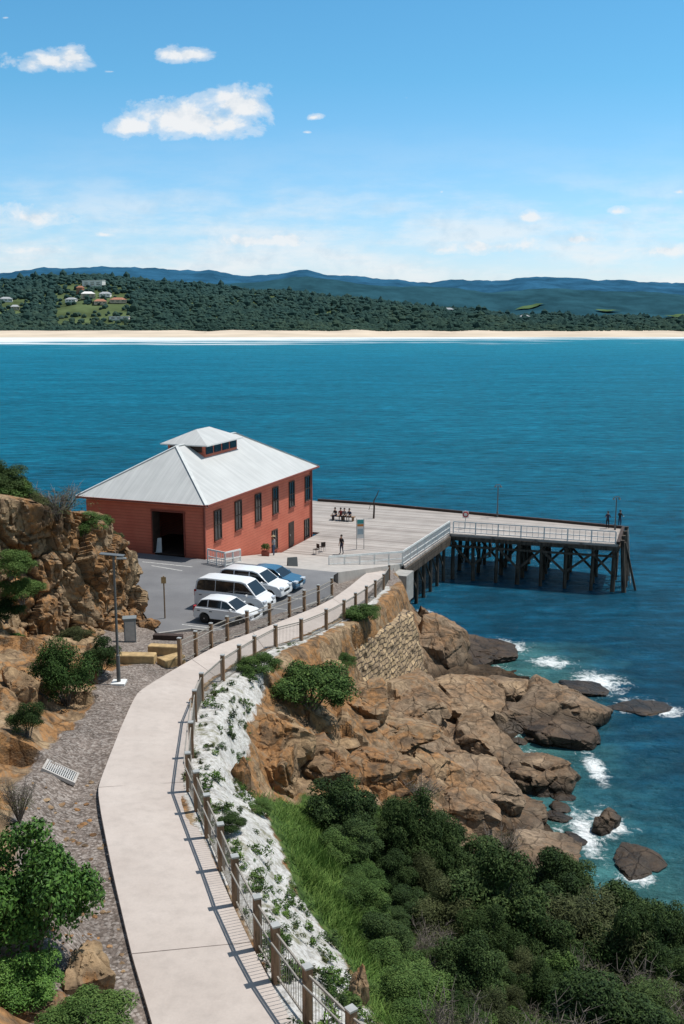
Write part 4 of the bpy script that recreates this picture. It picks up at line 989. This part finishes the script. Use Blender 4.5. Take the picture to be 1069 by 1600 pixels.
# ------------------------------------------------------------------ vehicles
def clip(poly,x0,x1):
    def cl(P,v,keep):
        o=[]
        for i in range(len(P)):
            a,b=P[i],P[(i+1)%len(P)];ka,kb=keep(a[0]),keep(b[0])
            if ka:o.append(a)
            if ka!=kb:
                t=(v-a[0])/(b[0]-a[0]);o.append((v,a[1]+t*(b[1]-a[1])))
        return o
    return cl(cl(poly,x0,lambda x:x>=x0),x1,lambda x:x<=x1)
def vehicle(name,label,loc,rz,paint,spec):
    e=empty(name,loc,rz,label,spec['cat'],'vehicles parked beside the footpath');W=spec['W'];wr=spec['wr'];hw_=W/2
    zs=spec['sill'];out=list(spec['low'])
    for wx in sorted(spec['wheels'],reverse=True):
        for k in range(9):
            t=math.pi*k/8;out.append((wx+(wr+.07)*math.cos(t),max(zs,wr+(wr+.07)*math.sin(t))))
    A=[Vector((x,-hw_,z)) for x,z in out];B=[Vector((x,hw_,z)) for x,z in out]
    MB().extr(A,B).build('body',paint,e,bevel=.045,smooth=True)
    gp=spec['green'];zb=min(z for _,z in gp);zt=max(z for _,z in gp)
    def yw(z): return hw_-.03-spec['tumble']*(z-zb)/(zt-zb)
    gA=[Vector((x,-yw(z),z)) for x,z in gp];gB=[Vector((x,yw(z),z)) for x,z in gp]
    MB().extr(gA,gB).build('cabin',paint,e,bevel=.03,smooth=True)
    cxm=sum(x for x,_ in gp)/len(gp);czm=(zb+zt)/2
    ins=[(cxm+(x-cxm)*.93,czm+.02+(z-czm)*.74) for x,z in gp]
    for s in(-1,1):
        for x0,x1 in spec['panes']:
            pg=clip(ins,x0,x1)
            if len(pg)<3: continue
            f=[Vector((x,s*(yw(z)+.006),z)) for x,z in pg];g_=[Vector((x,s*(yw(z)-.03),z)) for x,z in pg]
            MB().extr(f,g_).build('side_window',MAT['glass'],e)
    def screen(p0,p1,nm):
        out_=1 if p0[0]>cxm else -1
        a=Vector((p0[0],0,p0[1]));b2=Vector((p1[0],0,p1[1]));dd=(b2-a);nn=Vector((dd.z,0,-dd.x)).normalized()
        if nn.x*out_<0: nn=-nn
        l,h_=a+dd*.12+nn*.008,a+dd*.93+nn*.008
        f=[Vector((l.x,-yw(l.z)+.09,l.z)),Vector((l.x,yw(l.z)-.09,l.z)),Vector((h_.x,yw(h_.z)-.09,h_.z)),Vector((h_.x,-yw(h_.z)+.09,h_.z))]
        MB().extr(f,[v-nn*.03 for v in f]).build(nm,MAT['glass'],e)
    screen(gp[-1],gp[-2],'windscreen');screen(gp[0],gp[1],'rear_window')
    for wx in spec['wheels']:
        for s in(-1,1):
            w=MB().lathe_y((wx,s*(hw_-.1),wr),[(wr*.6,-.1),(wr*.95,-.1),(wr,-.06),(wr,.06),(wr*.95,.1),(wr*.6,.1)],22).build('wheel',MAT['black'],e,smooth=True)
            MB().lathe_y((wx,s*(hw_-.1),wr),[(wr*.62,s*.07),(wr*.62,s*.1),(wr*.5,s*.092),(wr*.16,s*.1),(.03,s*.11)],18).build('rim',MAT['alloy'],w,smooth=True)
    fx_,rx_=spec['front'],spec['rear']
    for s in(-1,1):
        MB().box((fx_-.12,s*(hw_-.24),spec['hl']),(.3,.4,.17)).build('headlight',MAT['lamp'],e,bevel=.03)
        MB().box((rx_+.06,s*(hw_-.12),spec['tl']),(.16,.22,.42 if spec['tl']>.8 else .3)).build('taillight',MAT['red'],e,bevel=.02)
        MB().box((spec['mirror'],s*(hw_+.09),zb+.1),(.12,.2,.15)).build('mirror',paint,e,bevel=.03)
        for x0,x1 in spec['panes'][:2]:
            MB().box(((x0*.75+x1*.25),s*(hw_+.012),zb-.14),(.18,.03,.035)).build('door_handle',MAT['black'],e)
        MB().box(((spec['wheels'][0]+spec['wheels'][1])/2,s*(hw_-.01),zs+.03),(abs(spec['wheels'][0]-spec['wheels'][1])-2*wr-.2,.06,.1)).build('sill_trim',MAT['black'],e)
    MB().box((fx_-.01,0,.42),(.1,W*.82,.2)).build('front_bumper',paint,e,bevel=.03)
    MB().box((fx_+.02,0,.62),(.06,W*.45,.12)).build('grille',MAT['black'],e)
    MB().box((rx_,0,.42),(.12,W*.9,.2)).build('rear_bumper',paint,e,bevel=.03)
    MB().box((fx_+.05,0,.42),(.02,.37,.13)).build('number_plate',MAT['white'],e)
    return e
hatch=dict(cat='car',W=1.68,wr=.3,wheels=(-1.2,1.2),sill=.24,low=[(-1.86,.26),(-1.94,.45),(-1.93,.75),(-1.84,.95),(.9,.93),(1.5,.84),(1.82,.7),(1.93,.52),(1.9,.26)],green=[(-1.82,.92),(-1.5,1.4),(-1.0,1.48),(-.1,1.48),(.25,1.42),(1.0,.91)],tumble=.2,panes=[(-1.75,-1.02),(-.95,-.12),(-.05,.95)],front=1.9,rear=-1.93,hl=.68,tl=.82,mirror=.62)
van=dict(cat='van',W=1.76,wr=.33,wheels=(-1.45,1.45),sill=.28,low=[(-2.4,.3),(-2.45,.5),(-2.44,1.15),(1.82,1.12),(2.15,1.0),(2.38,.78),(2.44,.55),(2.42,.3)],green=[(-2.43,1.12),(-2.36,1.75),(-2.2,1.95),(-1.7,2.02),(.75,2.0),(1.1,1.92),(1.9,1.1)],tumble=.17,panes=[(-2.32,-1.0),(-.96,.3),(.34,1.75)],front=2.4,rear=-2.44,hl=.82,tl=1.05,mirror=1.25)
suv=dict(cat='van',W=1.8,wr=.34,wheels=(-1.45,1.45),sill=.3,low=[(-2.3,.32),(-2.38,.55),(-2.34,1.1),(1.35,1.08),(2.0,.98),(2.3,.8),(2.36,.5),(2.32,.3)],green=[(-2.32,1.08),(-2.1,1.72),(-1.8,1.84),(.2,1.84),(.6,1.74),(1.45,1.06)],tumble=.2,panes=[(-2.2,-1.15),(-1.08,-.05),(.03,1.4)],front=2.32,rear=-2.36,hl=.82,tl=.98,mirror=.98)
carz=math.atan2(bu.y,bu.x)
vehicle('parked_car','small white hatchback parked nearest the fence with its nose to the right',pz(357,971,ZC),carz,MAT['carwhite'],hatch)
vehicle('parked_van','white people mover van with dark windows parked behind the white hatchback',pz(368,951,ZC),carz,MAT['carwhite'],van)
vehicle('parked_van','white van partly hidden behind the nearer white van',pz(398,930,ZC),carz,MAT['carwhite'],suv)
vehicle('parked_car','blue car parked farthest from the fence beside the white vans',pz(430,918,ZC),carz,MAT['carblue'],hatch)
# ------------------------------------------------------------------ street furniture
at_ground=hit
lb=at_ground(186,1069)
lp=empty('street_lamp',lb,0,'tall dark grey lamp post with flat solar head beside the gravel','street lamp')
ht_=pY(186,868,lb.y).z-lb.z
MB().box((0,0,.06),(.6,.6,.12)).build('footing',MAT['white'],lp,bevel=.02)
MB().ptube([(0,0,.1),(0,0,1.3),(0,0,1.32),(0,0,ht_)],[.085,.085,.06,.05],12).build('pole',MAT['pole'],lp,smooth=True)
MB().box((-.05,0,ht_+.04),(1.0,.35,.035),Matrix.Rotation(.1,3,'Y')).build('solar_panel',MAT['pole'],lp)
MB().box((.38,-.2,ht_-.08),(.4,.18,.07)).build('lamp_head',MAT['grey'],lp,bevel=.02)
sb=pz(258,966,ZC);sp=empty('sign_post',sb,0,'thin timber sign post on the road edge left of the white hatchback','sign')
hs=pY(258,900,sb.y).z-sb.z
MB().box((0,0,hs/2),(.08,.08,hs)).build('post',simple('pale_timber',(.3,.22,.15),.8),sp)
MB().box((0,-.06,hs-.25),(.3,.02,.4)).build('sign_plate',MAT['sandstone'],sp)
cb=at_ground(204,1003);cab=empty('utility_cabinet',cb,.2,'grey metal utility cabinet behind the lamp post','cabinet')
MB().box((0,0,.65),(.62,.5,1.3)).build('cabinet_body',MAT['grey'],cab,bevel=.02);MB().box((0,-.26,.66),(.5,.02,1.05)).build('cabinet_door',MAT['steel'],cab);MB().box((0,0,1.33),(.72,.6,.07)).build('cabinet_lid',MAT['grey'],cab)
for (px,py,w,d,h,a,l) in[(212,1036,1.9,.6,.5,-.05,'long yellow sandstone block left of the footpath start'),(268,1040,1.15,.7,.5,.75,'short yellow sandstone block nearest the footpath start'),(258,1022,1.6,.5,.5,-.15,'yellow sandstone block behind the other two blocks')]:
    p=at_ground(px,py);o=MB().box((0,0,h/2-.05),(w,d,h)).build('sandstone_block',MAT['sandstone'],bevel=.05);o.location=p;o.rotation_euler=(0,0,a);tag(o,l,'stone block','sandstone blocks by the path')
p=at_ground(263,1000);o=MB().box((0,0,.15),(1.6,.4,.34)).build('dark_oblong',MAT['darkwood'],bevel=.02);o.location=p;o.rotation_euler=(0,0,-.1);tag(o,'low dark sleeper lying at the edge of the road','oblong')  # plain low dark box at the road edge
# drain grate lies flush with the sloping gravel
p=at_ground(94,1208);gx=(ht(p.x+.5,p.y)-ht(p.x-.5,p.y));gy=(ht(p.x,p.y+.5)-ht(p.x,p.y-.5))
gt=empty('drain_grate',p+Vector((0,0,.0)),0,'square steel drain grate in a concrete frame on the gravel','grate');gt.rotation_euler=(math.atan(gy),-math.atan(gx),.05)
fr=MB()
for s in(-1,1): fr.box((s*.52,0,.02),(.08,.96,.1));fr.box((0,s*.52,.02),(1.12,.08,.1))
fr.build('frame',MAT['concrete'],gt)
gb=MB()
for k in range(14): gb.box((-.44+k*.0677,0,.045),(.026,.94,.03))
for k in range(6): gb.box((0,-.42+k*.168,.042),(.94,.024,.028))
gb.build('bars',simple('pale_grate_steel',(.5,.49,.47),.6,.1,4),gt);MB().box((0,0,.005),(.94,.94,.02)).build('pit',MAT['black'],gt)
def wharf_lamp(px,py0,py1,label):
    b=pz(px,py1,ZD);h=pY(px,py0,b.y).z-ZD;e=empty('wharf_lamp',b,0,label,'lamp','lamps on the wharf')
    MB().ptube([(0,0,0),(0,0,.6),(0,0,.62),(0,0,h-.1)],[.1,.1,.06,.05],10).build('pole',MAT['pole'],e,smooth=True)
    MB().ptube([(-.28,0,h-.15),(-.18,0,h),(0,0,h),(.18,0,h),(.28,0,h-.15)],.035,8).build('arm',MAT['pole'],e,smooth=True)
    for s in(-1,1): MB().ptube([(s*.28,0,h-.28),(s*.28,0,h-.12)],[.15,.07],10).build('lamp_shade',MAT['pole'],e,smooth=True)
wharf_lamp(777,757,808,'dark twin headed lamp near the middle of the far wharf edge');wharf_lamp(961,776,828,'dark twin headed lamp at the outer corner of the wharf')
b=pz(584,810,ZD);e=empty('hoist_post',b,0,'thin dark curved hoist post standing on the far edge of the wharf','post')
h=pY(590,766,b.y).z-ZD
MB().ptube([(0,0,0),(.05,0,h*.4),(.0,0,h*.62),(.35,0,h*.85),(.5,0,h)],[.1,.09,.07,.05,.03],8).build('mast',MAT['darkwood'],e,smooth=True)
MB().ptube([(0,0,h*.55),(-.35,0,h*.5),(-.5,0,h*.3)],[.03,.03,.02],6).build('hook_arm',MAT['darkwood'],e,smooth=True)
b=pz(563,858,ZD);e=empty('information_board',b,.1,'tall information board with coloured panel standing on the wharf deck','sign')
h=pY(563,810,b.y).z-ZD
for s in(-1,1): MB().box((s*.33,0,h/2),(.06,.06,h)).build('post',MAT['steel'],e)
bd=MB().box((0,-.02,h-.95),(.62,.05,1.75)).build('board',MAT['white'],e)
MB().box((0,-.052,h-.3),(.56,.012,.36)).build('header_print',MAT['teal'],bd);MB().box((0,-.052,h-.62),(.56,.012,.2)).build('stripe_print',MAT['orangep'],bd);MB().box((0,-.052,h-1.2),(.5,.012,.5)).build('map_print',simple('pale_blue_print',(.35,.45,.5),.5),bd)
b=pz(727,826,ZD);e=empty('lifebuoy_stand',b,0,'red and white lifebuoy on a white board at the wharf railing','lifebuoy')
MB().box((0,0,.9),(.08,.08,1.8)).build('post',MAT['white'],e);MB().box((0,-.06,1.45),(.62,.03,.7)).build('board',MAT['white'],e)
ring=MB();ring.ptube([Vector((math.cos(t)*.24,-.1,1.45+math.sin(t)*.24)) for t in np.linspace(0,6.283,21)],.055,8);ring.build('ring',MAT['red'],e,smooth=True)
def aframe(px,py,z,w,h,label,mat,rz=0):
    b=pz(px,py,z);e=empty('a_frame_sign',b,rz,label,'sign')
    for s in(-1,1):
        pn=MB();a=Vector((0,s*.28,0));t=Vector((0,s*.03,h))
        pn.extr([a+Vector((-w/2,0,0)),a+Vector((w/2,0,0)),t+Vector((w/2,0,0)),t+Vector((-w/2,0,0))],[a+Vector((-w/2,s*.03,0)),a+Vector((w/2,s*.03,0)),t+Vector((w/2,s*.03,0)),t+Vector((-w/2,s*.03,0))]);pn.build('panel',mat,e)
    return e
aframe(457,893,zroad(4),.75,1.1,'dark sandwich board on the forecourt behind the cars',MAT['pole'],.3)
aframe(247,862,ZC,.6,1.1,'small white sandwich board at the left side of the shed doorway',MAT['white'],.2)
p=pz(291,866,ZC);e=empty('feather_flag',p,0,'narrow blue flag leaning beside the shed doorway','flag')
MB().tube((0,0,0),(.35,0,2.9),.025,.015).build('pole',MAT['white'],e)
fl=MB();n_=10
L1=[Vector((.04+.115*z,-.02,z)) for z in np.linspace(.5,2.8,n_)]+[Vector((.04+.115*z+.3*math.sin(max(0,(z-.4)/2.6)*3.1)**.6,-.02,z)) for z in np.linspace(2.75,.5,n_)]
fl.extr(L1,[v+Vector((0,.02,0)) for v in L1]);fl.build('banner',MAT['bluep'],e)
p=pz(231,856,ZC);e=empty('poster_board',p,RB+math.pi/2,'upright blue poster board against the shed front wall','sign')
MB().box((0,0,1.),(.8,.06,1.8)).build('board',MAT['bluep'],e);MB().box((0,.045,1.2),(.6,.02,.9)).build('poster',MAT['white'],e)
# ------------------------------------------------------------------ people
def person(loc,rz,label,shirt,trouser,pose='stand',hat=None,sc=1.):
    J={};Ed=[]
    def j(n,co,r): J[n]=(Vector(co),r)
    sit=pose=='sit'
    pz0=.52 if sit else .93
    tilt=.1 if sit else .03
    j('pelvis',(0,0,pz0),.125);j('waist',(0,tilt*.3,pz0+.2),.118);j('chest',(0,tilt,pz0+.42),.14);j('neck',(0,tilt*1.1,pz0+.56),.055);j('jaw',(0,tilt*1.2+.015,pz0+.64),.075);j('head',(0,tilt*1.2+.01,pz0+.73),.095);j('crown',(0,tilt*1.2,pz0+.8),.06);j('nose',(0,tilt*1.2+.115,pz0+.69),.014)
    Ed+=[('pelvis','waist'),('waist','chest'),('chest','neck'),('neck','jaw'),('jaw','head'),('head','crown'),('head','nose')]
    for s,nm in((-1,'l'),(1,'r')):
        j(nm+'sh',(s*.18,tilt,pz0+.47),.062)
        if sit: el,wr_,hd=(s*.24,.14,pz0+.24),(s*.17,.34,pz0+.14),(s*.15,.41,pz0+.12)
        elif pose=='lean': el,wr_,hd=(s*.25,.12,pz0+.22),(s*.2,.34,pz0+.18),(s*.19,.42,pz0+.17)
        else: el,wr_,hd=(s*.24,-.01,pz0+.2),(s*.25,.07,pz0-.04),(s*.25,.09,pz0-.12)
        j(nm+'el',el,.043);j(nm+'wr',wr_,.03);j(nm+'hd',hd,.034);Ed+=[('chest',nm+'sh'),(nm+'sh',nm+'el'),(nm+'el',nm+'wr'),(nm+'wr',nm+'hd')]
        dv=(Vector(hd)-Vector(wr_)).normalized();sdv=Vector((0,1,0)) if abs(dv.z)>.7 else Vector((1,0,0))
        for f in range(4):
            b=Vector(hd)+sdv*(f-1.5)*.021+dv*.035;tp_=b+dv*(.05 if f in(1,2) else .04)+Vector((0,.012,-.012));j(f'{nm}f{f}',b,.0095);j(f'{nm}g{f}',tp_,.008);Ed+=[(nm+'hd',f'{nm}f{f}'),(f'{nm}f{f}',f'{nm}g{f}')]
        th=Vector(wr_).lerp(Vector(hd),.5)+sdv*.045+dv*.02;j(nm+'th',th,.01);Ed.append((nm+'hd',nm+'th'))
        if sit: hp,kn,an,to=(s*.1,.02,pz0-.02),(s*.12,.44,pz0+.02),(s*.12,.42,.1),(s*.13,.58,.045)
        else:
            st=.07*s if pose=='stand' else .02
            hp,kn,an,to=(s*.095,0,pz0-.06),(s*.105,.03+st*.5,.5),(s*.11,-.02+st,.1),(s*.13,.15+st,.045)
        j(nm+'hp',hp,.1);j(nm+'kn',kn,.062);j(nm+'an',an,.042);j(nm+'to',to,.036);Ed+=[('pelvis',nm+'hp'),(nm+'hp',nm+'kn'),(nm+'kn',nm+'an'),(nm+'an',nm+'to')]
    names=list(J);ix={n_:i for i,n_ in enumerate(names)}
    me=bpy.data.meshes.new('tmp');me.from_pydata([J[n_][0] for n_ in names],[(ix[a],ix[b]) for a,b in Ed],[])
    to_=bpy.data.objects.new('tmp',me);COL.objects.link(to_)
    to_.modifiers.new('skin','SKIN')
    for i,n_ in enumerate(names):
        r=J[n_][1];me.skin_vertices[0].data[i].radius=(r,r*.8 if n_ in('chest','waist','pelvis') else r);me.skin_vertices[0].data[i].use_root=(n_=='pelvis')
    sd_=to_.modifiers.new('sub','SUBSURF');sd_.levels=1
    dg=bpy.context.evaluated_depsgraph_get();m2=bpy.data.meshes.new_from_object(to_.evaluated_get(dg));bpy.data.objects.remove(to_)
    m2.name='person';m2.materials.clear()
    for m in(MAT['skin'],shirt,trouser,MAT['black']): m2.materials.append(m)
    segs=[(J[a][0],J[b][0],0 if (b[1:] in('wr','hd','th') or b[1:2] in('f','g') or b in('neck','jaw','head','crown','nose')) else(3 if b.endswith('to') else(2 if(b[1:] in('hp','kn','an')) else 1))) for a,b in Ed]
    for f in m2.polygons:
        c=f.center;best=9;mi=1
        for a,b,m in segs:
            ab=b-a;t=max(0,min(1,(c-a).dot(ab)/ab.length_squared));dd=(c-(a+ab*t)).length
            if dd<best: best=dd;mi=m
        if mi==1 and c.z<pz0+.04: mi=2
        f.material_index=mi;f.use_smooth=True
    o=bpy.data.objects.new('person',m2);COL.objects.link(o);o.location=loc;o.rotation_euler=(0,0,rz);o.scale=(sc,)*3;tag(o,label,'person')
    hc=J['head'][0]+Vector((0,-.018,.035));bm=bmesh.new();bmesh.ops.create_icosphere(bm,subdivisions=3,radius=1)
    for v in bm.verts:
        if v.co.z<-.2 and v.co.y>-.1: v.co*=.7
        v.co=Vector((v.co.x*.105,v.co.y*.112,v.co.z*.105))+hc
    hm=bpy.data.meshes.new('hair');bm.to_mesh(hm);bm.free();hm.materials.append(MAT['hair']);ho=bpy.data.objects.new('hair',hm);COL.objects.link(ho);ho.parent=o
    if hat: MB().ptube([hc+Vector((0,0,.04)),hc+Vector((0,0,.05)),hc+Vector((0,0,.052)),hc+Vector((0,0,.13))],[.19,.19,.11,.09],14).build('hat',hat,o,smooth=True)
    return o
blk=cloth('black',(.02,.02,.023));nav=cloth('navy',(.025,.035,.07));gry=cloth('grey',(.2,.2,.21));rdc=cloth('red',(.25,.05,.045));den=cloth('denim',(.05,.08,.14))
person(pz(534,866,ZD),2.4,'person in dark clothes standing on the wharf deck near the information board',blk,nav)
person(pz(949,826,ZD),-.5,'person in dark clothes standing at the outer wharf end left of the lamp',nav,blk,'lean')
person(pz(968,824,ZD),-.8,'person in black standing at the outer corner of the wharf right of the lamp',blk,den,'lean')
person(pz(428,869,zroad(10.5)),1.,'person in grey with a hat standing by the side wall of the shed',gry,den,'stand',cloth('straw',(.45,.36,.22)))
bc=pz(536,813,ZD);bn=empty('timber_bench',bc,carz,'long low timber bench with seated people on the far side of the wharf','bench')
MB().box((0,0,.42),(2.6,.5,.08)).build('seat',MAT['timber'],bn)
for s in(-1,0,1): MB().box((s*1.1,0,.19),(.12,.4,.38)).build('leg',MAT['timber'],bn)
for t,l,sh,tr in[(-.75,'leftmost of the people seated on the wharf bench, in black',blk,nav),(-.2,'person in red seated second from the left on the wharf bench',rdc,blk),(.25,'person in grey seated third from the left on the wharf bench',gry,blk),(.8,'rightmost of the people seated on the wharf bench, in dark navy',nav,blk)]:
    q=bc+bu*t-bv*.1;person(Vector((q.x,q.y,ZD-.01)),carz+math.pi+random.uniform(-.5,.5),l,sh,tr,'sit')
def chair(px,py,z,rz,label):
    e=empty('outdoor_chair',pz(px,py,z),rz,label,'chair')
    MB().box((0,0,.45),(.42,.42,.04)).build('seat',MAT['darkwood'],e);MB().box((0,-.2,.72),(.42,.04,.4)).build('backrest',MAT['darkwood'],e)
    for a in(-1,1):
        for b in(-1,1): MB().tube((a*.18,b*.18,0),(a*.18,b*.18,.45),.018,n=6).build('leg',MAT['steel'],e)
chair(504,862,ZD,.4,'dark chair on the deck left of the standing person');chair(494,866,ZD,2.2,'dark chair on the deck nearest the shed corner')
b=pz(415,870,zroad(9.));e=empty('planter',b,0,'square timber planter with a small shrub beside the shed wall','planter')
MB().box((0,0,.25),(.6,.6,.5),top=1.1).build('tub',MAT['trim'],e);leafcloud('foliage',[(0,0,.75,.35,.35,.35)],500,.12,.06,MAT['leafmid'],77,e)
for k,pr in PROTO.items():
    if pr['used']==0:
        for ch in list(pr.children): bpy.data.objects.remove(ch)
        bpy.data.objects.remove(pr)
    else: del pr['used']
# ------------------------------------------------------------------ light
sun_az=math.atan2(.93,.37);sun_el=R(65)
sv=Vector((math.sin(sun_az)*math.cos(sun_el),math.cos(sun_az)*math.cos(sun_el),math.sin(sun_el)))
sd=bpy.data.lights.new('sun','SUN');sd.energy=4.7;sd.angle=R(.5);sd.color=(1,.96,.9);so=bpy.data.objects.new('sun',sd);COL.objects.link(so);so.rotation_euler=(-sv).to_track_quat('-Z','Y').to_euler();so.location=(60,20,80)
W=bpy.data.worlds.new('World');S.world=W;W.use_nodes=True;nt=W.node_tree;nt.nodes.clear()
sk=nt.nodes.new('ShaderNodeTexSky');sk.sky_type='NISHITA';sk.sun_disc=False;sk.sun_elevation=sun_el;sk.sun_rotation=sun_az;sk.air_density=1.0;sk.dust_density=.6;sk.ozone_density=2.
gen=nt.nodes.new('ShaderNodeTexCoord').outputs['Generated'];sp_=nd(nt,'ShaderNodeSeparateXYZ',{0:gen})
yy=ma(nt,'MAXIMUM',sp_.outputs[1],.05);u=ma(nt,'DIVIDE',sp_.outputs[0],yy);v=ma(nt,'DIVIDE',sp_.outputs[2],yy)
uv=nd(nt,'ShaderNodeCombineXYZ',{0:u,1:ma(nt,'MULTIPLY',v,1.35),2:0.}).outputs[0]
n1=noi(nt,uv,26,9,.62,.2)
acc=None
for (px,py,rx,ry,k) in[(300,190,140,62,1.),(375,165,75,45,1.),(215,200,60,28,.9),(75,98,85,30,.95),(110,90,45,28,.9),(293,86,56,24,.95),(55,340,100,36,.85),(405,377,160,28,.95),(830,341,44,17,.9),(965,331,38,14,.85),(165,367,38,10,.6),(635,153,18,10,.35),(490,184,26,12,.4),(480,207,14,6,.3),(780,386,150,26,.82),(900,374,70,18,.8),(1040,392,95,26,.8),(690,390,60,18,.75),(1062,300,24,10,.5),(175,112,28,7,.35),(10,28,14,6,.3),(60,392,140,24,.65),(690,300,10,8,.2)]:
    r=ray(px,py);uc,vc=r.x/r.y,r.z/r.y;r2=ray(px+rx,py-ry);a=abs(r2.x/r2.y-uc)+1e-4;bb=abs(r2.z/r2.y-vc)+1e-4
    du=ma(nt,'DIVIDE',ma(nt,'SUBTRACT',u,uc),a);dv=ma(nt,'DIVIDE',ma(nt,'SUBTRACT',v,vc),bb);dv=ma(nt,'MAXIMUM',dv,ma(nt,'MULTIPLY',dv,-1.5))
    d=ma(nt,'SQRT',ma(nt,'ADD',ma(nt,'MULTIPLY',du,du),ma(nt,'MULTIPLY',dv,dv)))
    m_=ma(nt,'MULTIPLY_ADD',ma(nt,'SUBTRACT',1.,d),.55,0.);m_=ma(nt,'ADD',m_,(k-1)*.32);acc=m_ if acc is None else ma(nt,'MAXIMUM',acc,m_)
acc=ma(nt,'MAXIMUM',acc,-1.)
den_=ma(nt,'ADD',acc,ma(nt,'MULTIPLY_ADD',n1,1.15,-.66))
al=ramp(nt,den_,[(.0,0.),(.14,.4),(.34,.95)],'EASE')
hz=noi(nt,nd(nt,'ShaderNodeCombineXYZ',{0:u,1:ma(nt,'MULTIPLY',v,4.),2:3.}).outputs[0],7,7,.6)
band=ramp(nt,v,[(.0,.9),(.05,1.),(.09,.85),(.14,.12),(.19,0.)])
al2=ma(nt,'MULTIPLY',ramp(nt,hz,[(.36,0.),(.64,.8)],'EASE'),band)
al=ma(nt,'MAXIMUM',al,al2)
low=ramp(nt,v,[(.08,.88),(.16,1.)]);al=ma(nt,'MULTIPLY',al,low)
n2=noi(nt,nd(nt,'ShaderNodeVectorMath',{0:uv,1:(.006,-.014,0)},operation='ADD').outputs[0],26,9,.62,.2)
shd=ma(nt,'MULTIPLY_ADD',ma(nt,'SUBTRACT',n2,n1),-1.6,.55,clamp=True)
ccol=ramp(nt,shd,[(.2,(.68,.75,.82)),(.6,(.9,.91,.92))])
el=nd(nt,'ShaderNodeMapRange',{0:v,1:0.,2:.9,3:0.,4:1.}).outputs[0]
tint=ramp(nt,el,[(0,(1.3,1.28,1.6)),(.1,(.92,1.24,1.48)),(.25,(.58,1.17,1.34)),(.5,(.46,1.12,1.28)),(.8,(1.05,1.1,.95))])
skc=mx(nt,1.,sk.outputs[0],tint,'MULTIPLY')
bg1=nd(nt,'ShaderNodeBackground',{0:skc,1:.11});bg2=nd(nt,'ShaderNodeBackground',{0:ccol,1:1.0})
ms=nd(nt,'ShaderNodeMixShader',{0:al,1:bg1.outputs[0],2:bg2.outputs[0]});wo=nt.nodes.new('ShaderNodeOutputWorld');nt.links.new(ms.outputs[0],wo.inputs[0])
# ------------------------------------------------------------------ camera
cd=bpy.data.cameras.new('camera');cd.lens=35;cd.sensor_width=36;cd.clip_end=20000;cd.clip_start=.1
co=bpy.data.objects.new('camera',cd);COL.objects.link(co);co.location=(0,0,H);co.rotation_euler=(math.pi/2-PT,0,0);S.camera=co
S.view_settings.view_transform='Standard';S.view_settings.look='None';S.view_settings.exposure=0
